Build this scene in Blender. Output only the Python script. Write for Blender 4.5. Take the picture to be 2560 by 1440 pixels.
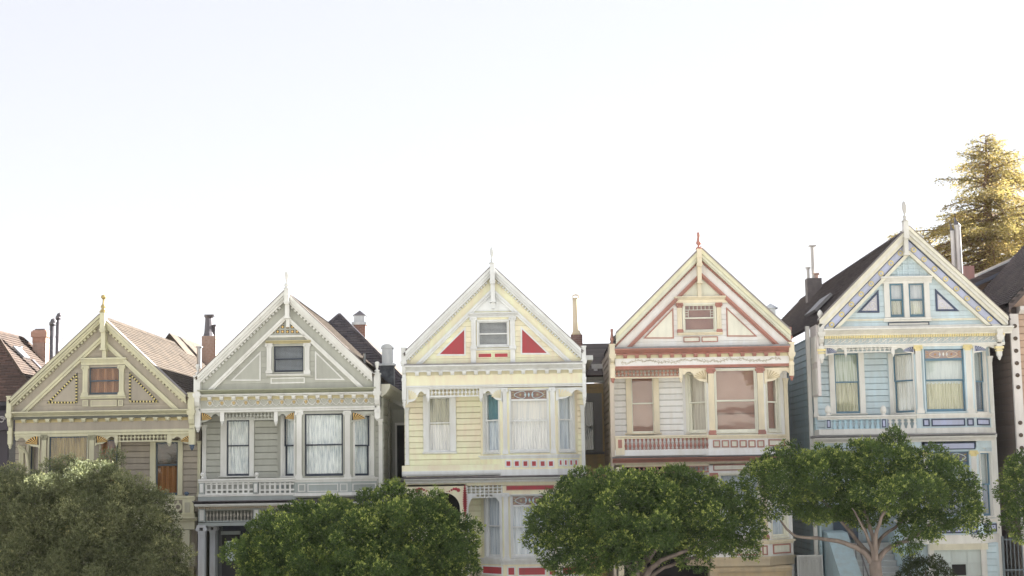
import bpy, bmesh, math, random
import numpy as np
from mathutils import Vector, Matrix

for o in list(bpy.data.objects):
    bpy.data.objects.remove(o)
SC = bpy.context.scene
COL = SC.collection
rnd = random.Random(7)

# ------------------------------------------------------------------ camera
FPX = 3800.0                      # focal length in pixels of a 2560 px wide frame
EYE = Vector((0, 0, 7.0))
PITCH, YAW, ROLL = math.atan(466 / FPX), math.atan(54 / FPX), 0.0165
_f = Vector((-math.sin(YAW) * math.cos(PITCH), math.cos(YAW) * math.cos(PITCH), math.sin(PITCH)))
_r0 = Vector((math.cos(YAW), math.sin(YAW), 0))
_u0 = _r0.cross(_f)
CR = _r0 * math.cos(ROLL) - _u0 * math.sin(ROLL)
CU = _r0 * math.sin(ROLL) + _u0 * math.cos(ROLL)
cam_d = bpy.data.cameras.new('camera')
cam_d.sensor_width = 36
cam_d.lens = FPX / 2560 * 36
cam_d.clip_end = 5000
cam = bpy.data.objects.new('camera', cam_d)
COL.objects.link(cam)
m = Matrix((CR, CU, -_f)).transposed().to_4x4()
m.translation = EYE
cam.matrix_world = m
SC.camera = cam

# ------------------------------------------------------------------ sky, sun, exposure
SUN_AZ, SUN_EL = math.radians(60), math.radians(26)     # azimuth to the right of +Y
world = bpy.data.worlds.new('World')
SC.world = world
world.use_nodes = True
wn = world.node_tree.nodes
wl = world.node_tree.links
sky = wn.new('ShaderNodeTexSky')
sky.sky_type = 'NISHITA'
sky.sun_disc = False
sky.sun_elevation = SUN_EL
sky.sun_rotation = SUN_AZ
sky.air_density = 1.0
sky.dust_density = 0.35
sky.ozone_density = 1.0
sky.altitude = 60
bw = wn.new('ShaderNodeRGBToBW')              # thin morning overcast: the blue is mostly washed out
wl.new(sky.outputs[0], bw.inputs[0])
wash = wn.new('ShaderNodeMix'); wash.data_type = 'RGBA'
wash.inputs[0].default_value = 0.76
wl.new(sky.outputs[0], wash.inputs[6]); wl.new(bw.outputs[0], wash.inputs[7])
bg = wn['Background']
bg.inputs['Strength'].default_value = 0.051
veil = wn.new('ShaderNodeMix'); veil.data_type = 'RGBA'   # even high cloud veil over the whole dome
veil.inputs[0].default_value = 0.74
veil.inputs[7].default_value = (2.82, 2.86, 3.06, 1)
wl.new(wash.outputs[2], veil.inputs[6])
wl.new(veil.outputs[2], bg.inputs['Color'])
sun_d = bpy.data.lights.new('sun', 'SUN')
sun_d.energy = 5.0
sun_d.angle = math.radians(0.6)
sun_d.color = (1.0, 0.975, 0.945)
sun = bpy.data.objects.new('sun', sun_d)
COL.objects.link(sun)
sdir = Vector((math.sin(SUN_AZ) * math.cos(SUN_EL), math.cos(SUN_AZ) * math.cos(SUN_EL), math.sin(SUN_EL)))
sun.rotation_euler = sdir.to_track_quat('Z', 'Y').to_euler()
sun.location = (40, 60, 60)
SC.view_settings.view_transform = 'Standard'
SC.view_settings.look = 'None'
SC.view_settings.exposure = 2.66
SC.view_settings.gamma = 1
SC.cycles.use_denoising = True
SC.cycles.max_bounces = 8
SC.cycles.transparent_max_bounces = 16
SC.cycles.sample_clamp_indirect = 6

# ------------------------------------------------------------------ helpers
def ray(px, py):
    return _f * FPX + CR * (px - 1280) + CU * (720 - py)

def U(px, py, Y):
    d = ray(px, py)
    t = Y / d.y
    return d.x * t, EYE.z + d.z * t

def lin(r, g, b):
    f = lambda c: c / 12.92 if c <= 0.04045 else ((c + 0.055) / 1.055) ** 2.4
    return (f(r / 255), f(g / 255), f(b / 255), 1)

MATS = {}
def newmat(name):
    mt = bpy.data.materials.new(name)
    mt.use_nodes = True
    nt = mt.node_tree
    return mt, nt, nt.nodes, nt.links, nt.nodes['Principled BSDF']

def paint(rgb, rough=0.5, wear=0.13, name=None):
    """Weathered gloss paint on wood: slow tone drift, rain streaks and a fine brush grain."""
    key = ('paint', rgb, rough, wear)
    if key in MATS:
        return MATS[key]
    mt, nt, n, l, b = newmat(name or 'paint_%d_%d_%d' % rgb)
    tc = n.new('ShaderNodeNewGeometry')
    mp = n.new('ShaderNodeMapping'); mp.inputs['Scale'].default_value = (3.5, 3.5, 0.8)
    l.new(tc.outputs['Position'], mp.inputs[0])
    st = n.new('ShaderNodeTexNoise'); st.inputs['Scale'].default_value = 1.6; st.inputs['Detail'].default_value = 5
    l.new(mp.outputs[0], st.inputs['Vector'])
    sl = n.new('ShaderNodeTexNoise'); sl.inputs['Scale'].default_value = 0.9; sl.inputs['Detail'].default_value = 4
    l.new(tc.outputs['Position'], sl.inputs['Vector'])
    ad = n.new('ShaderNodeMath'); ad.operation = 'ADD'
    l.new(st.outputs[0], ad.inputs[0]); l.new(sl.outputs[0], ad.inputs[1])
    rp = n.new('ShaderNodeMapRange')
    rp.inputs[1].default_value = 0.75; rp.inputs[2].default_value = 1.3
    rp.inputs[3].default_value = 0.0; rp.inputs[4].default_value = 1.0
    l.new(ad.outputs[0], rp.inputs[0])
    c = lin(*rgb)
    g = sum(c[:3]) / 3
    dk = tuple((c[i] * 0.75 + g * 0.25 * (1.05, 1.0, 0.88)[i]) * (1 - wear * 1.1) for i in range(3)) + (1,)
    lt = tuple(min(0.86, c[i] * (1 + wear * 0.35)) for i in range(3)) + (1,)
    mx = n.new('ShaderNodeMix'); mx.data_type = 'RGBA'
    mx.inputs[6].default_value = lt; mx.inputs[7].default_value = dk
    l.new(rp.outputs[0], mx.inputs[0])
    oi = n.new('ShaderNodeObjectInfo')
    orr = n.new('ShaderNodeMapRange'); orr.inputs[3].default_value = 0.92; orr.inputs[4].default_value = 1.04
    l.new(oi.outputs['Random'], orr.inputs[0])
    m2 = n.new('ShaderNodeMix'); m2.data_type = 'RGBA'; m2.blend_type = 'MULTIPLY'; m2.inputs[0].default_value = 1
    l.new(mx.outputs[2], m2.inputs[6]); l.new(orr.outputs[0], m2.inputs[7])
    l.new(m2.outputs[2], b.inputs['Base Color'])
    b.inputs['Roughness'].default_value = rough
    b.inputs['Specular IOR Level'].default_value = 0.35
    gr = n.new('ShaderNodeTexNoise'); gr.inputs['Scale'].default_value = 30; gr.inputs['Detail'].default_value = 3
    l.new(tc.outputs['Position'], gr.inputs['Vector'])
    bp = n.new('ShaderNodeBump'); bp.inputs['Strength'].default_value = 0.12; bp.inputs['Distance'].default_value = 0.01
    l.new(gr.outputs[0], bp.inputs['Height']); l.new(bp.outputs[0], b.inputs['Normal'])
    MATS[key] = mt
    return mt

def shingle_mat(c1, c2, axis='Y', name='shingle'):
    """Asphalt shingles: per-tab tone from a brick pattern laid in the roof's own directions, granule grain."""
    key = ('sh', c1, c2, axis)
    if key in MATS:
        return MATS[key]
    mt, nt, n, l, b = newmat(name)
    g = n.new('ShaderNodeNewGeometry')
    sp = n.new('ShaderNodeSeparateXYZ'); l.new(g.outputs['Position'], sp.inputs[0])
    ml = n.new('ShaderNodeMath'); ml.operation = 'MULTIPLY'; ml.inputs[1].default_value = 1.42
    l.new(sp.outputs['Z'], ml.inputs[0])
    cb = n.new('ShaderNodeCombineXYZ')
    l.new(sp.outputs[axis], cb.inputs[0]); l.new(ml.outputs[0], cb.inputs[1])
    br = n.new('ShaderNodeTexBrick')
    br.inputs['Scale'].default_value = 1.0
    br.inputs['Brick Width'].default_value = 0.30
    br.inputs['Row Height'].default_value = 0.145
    br.inputs['Mortar Size'].default_value = 0.006
    br.inputs['Mortar Smooth'].default_value = 0.3
    br.inputs['Color1'].default_value = lin(*c1); br.inputs['Color2'].default_value = lin(*c2)
    br.inputs['Mortar'].default_value = tuple(v * 0.35 for v in lin(*c2)[:3]) + (1,)
    l.new(cb.outputs[0], br.inputs['Vector'])
    ns = n.new('ShaderNodeTexNoise'); ns.inputs['Scale'].default_value = 1.3; ns.inputs['Detail'].default_value = 8
    l.new(g.outputs['Position'], ns.inputs['Vector'])
    mr = n.new('ShaderNodeMapRange'); mr.inputs[1].default_value = 0.3; mr.inputs[2].default_value = 0.7
    mr.inputs[3].default_value = 0.72; mr.inputs[4].default_value = 1.12
    l.new(ns.outputs[0], mr.inputs[0])
    mx = n.new('ShaderNodeMix'); mx.data_type = 'RGBA'; mx.blend_type = 'MULTIPLY'; mx.inputs[0].default_value = 1
    l.new(br.outputs['Color'], mx.inputs[6]); l.new(mr.outputs[0], mx.inputs[7])
    l.new(mx.outputs[2], b.inputs['Base Color'])
    b.inputs['Roughness'].default_value = 0.9
    gr = n.new('ShaderNodeTexNoise'); gr.inputs['Scale'].default_value = 60
    l.new(g.outputs['Position'], gr.inputs['Vector'])
    bp = n.new('ShaderNodeBump'); bp.inputs['Strength'].default_value = 0.35; bp.inputs['Distance'].default_value = 0.01
    l.new(gr.outputs[0], bp.inputs['Height']); l.new(bp.outputs[0], b.inputs['Normal'])
    MATS[key] = mt
    return mt

def noisy(name, c1, c2, scale=4, rough=0.7, metal=0.0, bump=0.2, stretch=(1, 1, 1)):
    if name in MATS:
        return MATS[name]
    mt, nt, n, l, b = newmat(name)
    g = n.new('ShaderNodeNewGeometry')
    mp = n.new('ShaderNodeMapping'); mp.inputs['Scale'].default_value = stretch
    l.new(g.outputs['Position'], mp.inputs[0])
    ns = n.new('ShaderNodeTexNoise'); ns.inputs['Scale'].default_value = scale; ns.inputs['Detail'].default_value = 7
    l.new(mp.outputs[0], ns.inputs['Vector'])
    mr = n.new('ShaderNodeMapRange'); mr.inputs[1].default_value = 0.32; mr.inputs[2].default_value = 0.68
    l.new(ns.outputs[0], mr.inputs[0])
    mx = n.new('ShaderNodeMix'); mx.data_type = 'RGBA'
    mx.inputs[6].default_value = lin(*c1); mx.inputs[7].default_value = lin(*c2)
    l.new(mr.outputs[0], mx.inputs[0]); l.new(mx.outputs[2], b.inputs['Base Color'])
    b.inputs['Roughness'].default_value = rough; b.inputs['Metallic'].default_value = metal
    bp = n.new('ShaderNodeBump'); bp.inputs['Strength'].default_value = bump; bp.inputs['Distance'].default_value = 0.02
    l.new(ns.outputs[0], bp.inputs['Height']); l.new(bp.outputs[0], b.inputs['Normal'])
    MATS[name] = mt
    return mt

def glass_mat(key='glass', f0=0.04, wave=0.2):
    if key in MATS:
        return MATS[key]
    mt, nt, n, l, b = newmat('window_' + key)
    n.remove(b)
    tr = n.new('ShaderNodeBsdfTransparent'); tr.inputs[0].default_value = (0.985, 0.99, 0.99, 1)
    gl = n.new('ShaderNodeBsdfGlossy'); gl.inputs['Roughness'].default_value = 0.02
    lw = n.new('ShaderNodeLayerWeight'); pw = n.new('ShaderNodeMath'); pw.operation = 'POWER'; pw.inputs[1].default_value = 5
    l.new(lw.outputs['Facing'], pw.inputs[0])
    fr = n.new('ShaderNodeMapRange'); fr.inputs[3].default_value = f0; fr.inputs[4].default_value = 1.0
    l.new(pw.outputs[0], fr.inputs[0])
    g = n.new('ShaderNodeNewGeometry')
    ns = n.new('ShaderNodeTexNoise'); ns.inputs['Scale'].default_value = 1.6; ns.inputs['Detail'].default_value = 1
    l.new(g.outputs['Position'], ns.inputs['Vector'])
    bp = n.new('ShaderNodeBump'); bp.inputs['Strength'].default_value = wave; bp.inputs['Distance'].default_value = 0.03
    l.new(ns.outputs[0], bp.inputs['Height'])
    l.new(bp.outputs[0], gl.inputs['Normal'])
    mx = n.new('ShaderNodeMixShader')
    l.new(fr.outputs[0], mx.inputs[0]); l.new(tr.outputs[0], mx.inputs[1]); l.new(gl.outputs[0], mx.inputs[2])
    l.new(mx.outputs[0], n['Material Output'].inputs[0])
    MATS[key] = mt
    return mt

def cloth(rgb, rgb2, lace=False, trans=0.25):
    """Curtain cloth: woven tone with vertical streaks between two tones; lace adds a ragged openwork tone."""
    key = ('cloth', rgb, rgb2, lace)
    if key in MATS:
        return MATS[key]
    mt, nt, n, l, b = newmat('curtain_cloth')
    g = n.new('ShaderNodeNewGeometry')
    mp = n.new('ShaderNodeMapping'); mp.inputs['Scale'].default_value = (22, 22, 1.2 if not lace else 2.2)
    l.new(g.outputs['Position'], mp.inputs[0])
    ns = n.new('ShaderNodeTexNoise'); ns.inputs['Scale'].default_value = 1.0; ns.inputs['Detail'].default_value = 4 if lace else 2
    l.new(mp.outputs[0], ns.inputs['Vector'])
    mr = n.new('ShaderNodeMapRange'); mr.inputs[1].default_value = 0.42; mr.inputs[2].default_value = 0.66
    l.new(ns.outputs[0], mr.inputs[0])
    mx = n.new('ShaderNodeMix'); mx.data_type = 'RGBA'
    mx.inputs[6].default_value = lin(*rgb); mx.inputs[7].default_value = lin(*rgb2)
    l.new(mr.outputs[0], mx.inputs[0]); l.new(mx.outputs[2], b.inputs['Base Color'])
    b.inputs['Roughness'].default_value = 0.9
    MATS[key] = mt
    return mt

W = {}          # world translation of every parent
def link(o, parent=None, loc=(0, 0, 0)):
    COL.objects.link(o)
    o.location = loc
    W[o.name] = Vector(loc)
    if parent is not None:
        o.parent = parent
        o.matrix_parent_inverse = Matrix.Translation(-W[parent.name])
    return o

def tag(o, label, cat, group=None, kind=None):
    if label: o['label'] = label
    if cat: o['category'] = cat
    if group: o['group'] = group
    if kind: o['kind'] = kind
    return o

def thing(name, loc, label, cat, group=None):
    o = bpy.data.objects.new(name, None)
    o.empty_display_size = 0.5
    link(o, None, loc)
    return tag(o, label, cat, group)

class Frame:
    """A vertical plane: u runs along it, w goes into the building, z is height."""
    def __init__(s, O, t):
        s.O = Vector((O[0], O[1])); s.t = Vector(t).normalized(); s.n = Vector((-s.t.y, s.t.x))
    def place(s, u, w, z):
        return (s.O.x + s.t.x * u + s.n.x * w, s.O.y + s.t.y * u + s.n.y * w, z)
    def uz(s, px, py, w=0.0):
        d = ray(px, py)
        d2 = Vector((d.x, d.y)); o2 = s.O + s.n * w
        k = o2.dot(s.n) / d2.dot(s.n)
        return (d2 * k - o2).dot(s.t), EYE.z + d.z * k

class MB:
    def __init__(s, fr=None):
        s.v = []; s.f = []; s.fr = fr; s.smooth = False
    def P(s, a, b, c):
        return s.fr.place(a, b, c) if s.fr else (a, b, c)
    def box(s, x0, x1, y0, y1, z0, z1):
        i = len(s.v)
        for z in (z0, z1):
            for (x, y) in ((x0, y0), (x1, y0), (x1, y1), (x0, y1)):
                s.v.append(s.P(x, y, z))
        s.f += [(i, i+3, i+2, i+1), (i+4, i+5, i+6, i+7), (i, i+1, i+5, i+4), (i+1, i+2, i+6, i+5), (i+2, i+3, i+7, i+6), (i+3, i, i+4, i+7)]
        return s
    def loops(s, A, B):
        i = len(s.v); k = len(A)
        s.v += A; s.v += B
        s.f.append(tuple(range(i + k - 1, i - 1, -1))); s.f.append(tuple(range(i + k, i + 2 * k)))
        for j in range(k):
            s.f.append((i + j, i + (j + 1) % k, i + k + (j + 1) % k, i + k + j))
        return s
    def prism(s, pts, y0, y1):          # outline in (x,z), thickness along y
        return s.loops([s.P(x, y0, z) for x, z in pts], [s.P(x, y1, z) for x, z in pts])
    def extr(s, prof, x0, x1):          # profile in (y,z), run along x
        return s.loops([s.P(x0, y, z) for y, z in prof], [s.P(x1, y, z) for y, z in prof])
    def plan(s, pts, z0, z1):           # outline in (x,y), height z
        return s.loops([s.P(x, y, z0) for x, y in pts], [s.P(x, y, z1) for x, y in pts])
    def lathe(s, x, y, prof, n=10):
        i = len(s.v)
        for r, z in prof:
            for k in range(n):
                a = 2 * math.pi * k / n
                s.v.append(s.P(x + r * math.cos(a), y + r * math.sin(a), z))
        for j in range(len(prof) - 1):
            for k in range(n):
                a = i + j * n + k; b = i + j * n + (k + 1) % n
                s.f.append((a, b, b + n, a + n))
        s.f.append(tuple(range(i + n - 1, i - 1, -1)))
        s.f.append(tuple(range(i + (len(prof) - 1) * n, i + len(prof) * n)))
        return s
    def disc(s, x, z, y, prof, n=14):   # turned rosette facing the viewer: prof = (radius, forward)
        i = len(s.v)
        for r, fw in prof:
            for k in range(n):
                a = 2 * math.pi * k / n
                s.v.append(s.P(x + r * math.cos(a), y - fw, z + r * math.sin(a)))
        for j in range(len(prof) - 1):
            for k in range(n):
                a = i + j * n + k; b = i + j * n + (k + 1) % n
                s.f.append((a, b, b + n, a + n))
        s.f.append(tuple(range(i + (len(prof) - 1) * n, i + len(prof) * n)))
        return s
    def tube(s, pts, rad, n=6, closed=False):
        pts = [Vector(s.P(*p)) for p in pts]
        i = len(s.v); K = len(pts)
        up = Vector((0.3, 0.2, 1)).normalized()
        for j, p in enumerate(pts):
            t = (pts[min(j + 1, K - 1)] - pts[max(j - 1, 0)])
            t = t.normalized() if t.length > 1e-9 else Vector((0, 0, 1))
            a = t.cross(up)
            if a.length < 0.05: a = t.cross(Vector((1, 0, 0)))
            a.normalize(); b = t.cross(a)
            r = rad[j] if hasattr(rad, '__len__') else rad
            for k in range(n):
                th = 2 * math.pi * k / n
                s.v.append(tuple(p + a * (r * math.cos(th)) + b * (r * math.sin(th))))
        for j in range(K - 1):
            for k in range(n):
                a = i + j * n + k; b = i + j * n + (k + 1) % n
                s.f.append((a, b, b + n, a + n))
        s.f.append(tuple(range(i + n - 1, i - 1, -1)))
        s.f.append(tuple(range(i + (K - 1) * n, i + K * n)))
        return s
    def mesh(s, name, mat, smooth=False):
        me = bpy.data.meshes.new(name)
        me.from_pydata(s.v, [], s.f)
        bm = bmesh.new(); bm.from_mesh(me)
        bmesh.ops.recalc_face_normals(bm, faces=bm.faces)
        bm.to_mesh(me); bm.free()
        if smooth:
            me.polygons.foreach_set('use_smooth', [True] * len(me.polygons))
        if mat: me.materials.append(mat)
        return me
    def build(s, name, mat, parent=None, loc=(0, 0, 0), smooth=False):
        return link(bpy.data.objects.new(name, s.mesh(name, mat, smooth)), parent, loc)

def copy(o, parent, loc):
    c = bpy.data.objects.new(o.name.split('.')[0], o.data)
    return link(c, parent, loc)

def ground_z(x):
    return 0.075 * max(-60, min(60, x)) - 0.3

CROWN = [(0, 0), (-1, 0), (-1, -.2), (-.86, -.27), (-.62, -.5), (-.4, -.72), (-.34, -.78), (-.34, -1), (0, -1)]
STEP = [(0, 0), (-1, 0), (-1, -.45), (-.6, -.55), (-.6, -1), (0, -1)]
TORUS = [(0, 0), (-.7, 0), (-1, -.25), (-1, -.6), (-.7, -.85), (-.4, -1), (0, -1)]
# ------------------------------------------------------------------ building kit
GLASS = glass_mat()
GLASS2 = glass_mat('plate_glass', 0.065, 0.05)       # heavy old plate, mirrors the park opposite
KP = 54 / FPX                        # metres per photo pixel on the facades

def clip(poly, nx, nz, d):
    out = []
    for i in range(len(poly)):
        a, b = poly[i], poly[(i + 1) % len(poly)]
        da, db = nx * a[0] + nz * a[1] - d, nx * b[0] + nz * b[1] - d
        if da <= 0: out.append(a)
        if da * db < 0:
            t = da / (da - db)
            out.append((a[0] + (b[0] - a[0]) * t, a[1] + (b[1] - a[1]) * t))
    return out

def lathe_prof(kind, r, z0, h):
    shapes = {
        'baluster': [(.9, 0), (.9, .08), (.5, .1), (.55, .18), (1, .32), (.95, .4), (.5, .56), (.38, .66), (.42, .74), (.75, .8), (.5, .86), (.9, .9), (.9, 1)],
        'spindle': [(.4, 0), (.45, .2), (.6, .3), (1, .42), (1, .58), (.6, .7), (.45, .8), (.4, 1)],
        'drop_spindle': [(.5, 0), (.55, .12), (.35, .2), (.5, .36), (1, .5), (1, .58), (.55, .68), (.35, .85), (.15, 1)],
        'paddle': [(.75, 0), (.95, .06), (.6, .1), (.95, .17), (1, .22), (.7, .28), (.35, .33), (.4, .4), (.55, .55), (.8, .75), (.85, .88), (.6, .97), (.1, 1)],
        'ball_rod': [(.9, 0), (1, .1), (.5, .16), (.9, .25), (.8, .35), (.4, .45), (.3, .62), (.3, .74), (.6, .78), (.85, .86), (.8, .94), (.3, 1)],
        'urn': [(.5, 0), (.8, .03), (.4, .1), (.35, .16), (.85, .25), (1, .33), (.75, .42), (.55, .6), (.45, .78), (.62, .82), (.5, .88), (.66, .94), (.4, 1)],
        'flame': [(.8, 0), (.9, .06), (.45, .12), (.5, .2), (.95, .3), (.5, .4), (.45, .45), (.85, .58), (1, .68), (.7, .85), (.3, .95), (.03, 1)],
        'blade': [(.8, 0), (.9, .05), (.5, .1), (.9, .18), (.5, .26), (.35, .32), (.7, .45), (1, .62), (1, .78), (.7, .93), (.1, 1)],
        'ball': [(.7, 0), (.7, .12), (.4, .2), (.35, .28), (.75, .4), (1, .58), (1, .7), (.75, .86), (.35, .97), (.05, 1)],
        'acorn': [(.8, 0), (.85, .1), (.5, .2), (.9, .3), (1, .45), (1, .6), (.8, .8), (.4, .95), (.05, 1)],
        'pendant': [(.1, 0), (.35, .06), (.55, .15), (.4, .26), (.8, .4), (.9, .5), (.55, .6), (1, .72), (1, 1)],
        'column': [(1.15, 0), (1.15, .03), (1, .05), (.98, .5), (.88, .93), (1.1, .95), (1.1, 1)],
    }
    return [(r * a, z0 + h * b) for a, b in shapes[kind]]

class House:
    def __init__(s, name, label, Yf, rec, mats, xspan, group='row of painted gabled houses'):
        s.Yf, s.rec, s.M = Yf, rec, mats
        s.F = Frame((0, Yf), (1, 0))             # front plane, u = world X
        s.R = Frame((0, Yf + rec), (1, 0))       # recessed wall plane
        x0 = U(xspan[0], 1100, Yf + rec)[0]; x1 = U(xspan[1], 1100, Yf + rec)[0]
        s.x0, s.x1 = x0, x1
        s.zg = ground_z((x0 + x1) / 2)
        s.root = thing(name, ((x0 + x1) / 2, Yf, s.zg), label, 'house', group)
        s.c = (0, 0, 1); s.glass = GLASS
    def crop(s, ox, oy, k): s.c = (ox, oy, k)
    def q(s, x, y): return s.c[0] + x / s.c[2], s.c[1] + y / s.c[2]
    def rc(s, fr, x0, y0, x1, y1, w=0.0):
        cx, cy = (x0 + x1) / 2, (y0 + y1) / 2
        return (fr.uz(*s.q(x0, cy), w)[0], fr.uz(*s.q(x1, cy), w)[0], fr.uz(*s.q(cx, y1), w)[1], fr.uz(*s.q(cx, y0), w)[1])
    def slab(s, name, mat, fr, r, w0, w1, parent=None):
        u0, u1, z0, z1 = s.rc(fr, *r, w0)
        return MB(fr).box(u0, u1, w0, w1, z0, z1).build(name, mat, parent or s.root)
    def mould(s, name, mat, fr, r, proj, prof=CROWN, w=0.0, back=0.0, parent=None):
        u0, u1, z0, z1 = s.rc(fr, *r, w - proj)
        h = z1 - z0
        return MB(fr).extr([(w + back if a == 0 else w + a * proj, z1 + b * h) for a, b in prof], u0, u1).build(name, mat, parent or s.root)

    # ---- gable ---------------------------------------------------------
    def gable(s, xa, ya, yb, slope, hwpx, layers, dent, vin, board_mat, win, shelf=None):
        F = s.F
        Xc, Za = U(xa, ya, s.Yf); _, Zb = U(xa, yb, s.Yf)
        s.Xc, s.Za, s.Zb, s.sl, s.hw = Xc, Za, Zb, slope, hwpx * KP
        for v0, v1, w0, w1, mat, name in layers:
            for sg in (-1, 1):
                p = s.chev(v0, v1, sg)
                if len(p) > 2: MB(F).prism(p, w0, w1).build(name, mat, s.root)
        if dent:
            v0, v1, pitch, w0, mat = dent
            L = math.sqrt(1 + slope * slope)
            for sg in (-1, 1):
                mb = MB(F); x = 0.22
                while True:
                    x2 = x + pitch * 0.55 / L
                    if Za - v0 * KP - slope * x2 < Zb + 0.12 or x2 > s.hw - 0.08: break
                    k = (v1 - v0) * KP / (1 + slope * slope) * slope   # tooth leans square to the rake
                    h = (v1 - v0) * KP / (1 + slope * slope)
                    a = Za - v0 * KP - slope * x; b = Za - v0 * KP - slope * x2
                    mb.prism([(Xc + sg * x, a), (Xc + sg * x2, b), (Xc + sg * (x2 - k), b - h), (Xc + sg * (x - k), a - h)], w0, 0.01)
                    x += pitch / L
                mb.build('dentil_course', mat, s.root)['kind'] = 'stuff'
        # inner boards, cut round the window
        zt = Za - vin * KP
        back = MB(F).prism([(Xc - (zt - Zb) / slope, Zb), (Xc + (zt - Zb) / slope, Zb), (Xc, zt)], 0.42, 0.5).build('gable_wall', board_mat, s.root)
        u0, u1, z0, z1 = win
        p = 0.19; z = Zb
        while z < zt - 0.02:
            za, zc = z, min(z + p - 0.007, zt - 0.005)
            ha, hc = (zt - za) / slope, (zt - zc) / slope
            poly = [(Xc - ha, za), (Xc + ha, za), (Xc + hc, zc), (Xc - hc, zc)]
            if zc <= z0 or za >= z1:
                pieces = [poly]
            else:
                pieces = [clip(poly, 1, 0, u0), clip(poly, -1, 0, -u1)]
                if za < z0 - 0.01: pieces.append([(u0, za), (u1, za), (u1, z0), (u0, z0)])
                if zc > z1 + 0.01: pieces.append([(u0, z1), (u1, z1), (u1, zc), (u0, zc)])
            for q in pieces:
                if len(q) > 2: MB(F).prism(q, 0.0, 0.05).build('board', board_mat, back)
            z += p
        s.gback = back
    def chev(s, v0, v1, sg):
        Xc, Za, sl = s.Xc, s.Za, s.sl
        t = 60
        p = [(0, Za - v0 * KP), (t, Za - v0 * KP - sl * t), (t, Za - v1 * KP - sl * t), (0, Za - v1 * KP)]
        p = clip(p, 1, 0, s.hw); p = clip(p, 0, -1, -s.Zb) if len(p) > 2 else p
        return [(Xc + sg * x, z) for x, z in p]

    def outline_tri(s, fr, pts, bw, border, fill, w=0.0, beads=None):
        P = [fr.uz(*s.q(*p)) for p in pts]
        cx = sum(p[0] for p in P) / 3; cz = sum(p[1] for p in P) / 3
        # inner triangle by offsetting towards the incentre
        a = math.dist(P[1], P[2]); b = math.dist(P[0], P[2]); c = math.dist(P[0], P[1])
        ic = ((a * P[0][0] + b * P[1][0] + c * P[2][0]) / (a + b + c), (a * P[0][1] + b * P[1][1] + c * P[2][1]) / (a + b + c))
        area = abs((P[1][0] - P[0][0]) * (P[2][1] - P[0][1]) - (P[2][0] - P[0][0]) * (P[1][1] - P[0][1])) / 2
        k = max(0.1, 1 - bw / (2 * area / (a + b + c)))
        I = [(ic[0] + (p[0] - ic[0]) * k, ic[1] + (p[1] - ic[1]) * k) for p in P]
        mb = MB(fr)
        for i in range(3):
            j = (i + 1) % 3
            mb.prism([P[i], P[j], I[j], I[i]], w - 0.035, w)
        o = mb.build('triangle_panel', border, s.root)
        MB(fr).prism(I, w - 0.012, w - 0.001).build('panel_field', fill, o)
        if beads:
            m1, m2, n = beads
            k2 = 1 - 0.5 * bw / (2 * area / (a + b + c))
            J = [(ic[0] + (p[0] - ic[0]) * k2, ic[1] + (p[1] - ic[1]) * k2) for p in P]
            for mt, ph in ((m1, 0), (m2, 1)):
                mb = MB(fr)
                for i in range(3):
                    A, B = J[i], J[(i + 1) % 3]
                    L = math.dist(A, B); cnt = int(L / n)
                    for t in range(ph, cnt, 2):
                        f0, f1 = (t + 0.08) / cnt, (t + 0.92) / cnt
                        d = ((B[0] - A[0]) / L, (B[1] - A[1]) / L); nn = (-d[1] * bw * 0.5, d[0] * bw * 0.5)
                        q0 = (A[0] + (B[0] - A[0]) * f0, A[1] + (B[1] - A[1]) * f0); q1 = (A[0] + (B[0] - A[0]) * f1, A[1] + (B[1] - A[1]) * f1)
                        mb.prism([(q0[0] - nn[0], q0[1] - nn[1]), (q1[0] - nn[0], q1[1] - nn[1]), (q1[0] + nn[0], q1[1] + nn[1]), (q0[0] + nn[0], q0[1] + nn[1])], w - 0.055, w - 0.034)
                mb.build('bead_trim', mt, o)['kind'] = 'stuff'
        return o

    def panel(s, fr, r, border, fill, bw=0.045, w=0.0, px=True):
        u0, u1, z0, z1 = s.rc(fr, *r) if px else r
        mb = MB(fr)
        mb.box(u0, u1, w - 0.03, w, z1 - bw, z1).box(u0, u1, w - 0.03, w, z0, z0 + bw)
        mb.box(u0, u0 + bw, w - 0.03, w, z0 + bw, z1 - bw).box(u1 - bw, u1, w - 0.03, w, z0 + bw, z1 - bw)
        o = mb.build('panel', border, s.root)
        MB(fr).box(u0 + bw, u1 - bw, w - 0.008, w + 0.01, z0 + bw, z1 - bw).build('panel_field', fill, o)
        return o

    # ---- windows ------------------------------------------------------
    def window(s, fr, r, casing, sash, meet=0.5, cover=(), cw=(0.1, 0.1), head=0.08, sill=0.07, st=0.05, transom=0, tmat=None, px=True, depth=0.0, sillx=0.06, glass=None):
        u0, u1, z0, z1 = s.rc(fr, *r, depth) if px else r
        d = depth
        mb = MB(fr)
        if cw[0] > 0: mb.box(u0 - cw[0], u0, d - 0.055, d + 0.0, z0, z1 + head)
        if cw[1] > 0: mb.box(u1, u1 + cw[1], d - 0.055, d + 0.0, z0, z1 + head)
        if head > 0: mb.box(u0, u1, d - 0.05, d + 0.0, z1, z1 + head)
        for a, b in ((u0 - 0.02, u0 + 0.006), (u1 - 0.006, u1 + 0.02)):
            mb.box(a, b, d + 0.0, d + 0.3, z0, z1)
        mb.box(u0 - 0.02, u1 + 0.02, d, d + 0.3, z1 - 0.006, z1 + 0.02).box(u0 - 0.02, u1 + 0.02, d, d + 0.3, z0 - 0.02, z0 + 0.004)
        win = mb.build('window', casing, s.root)
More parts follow.
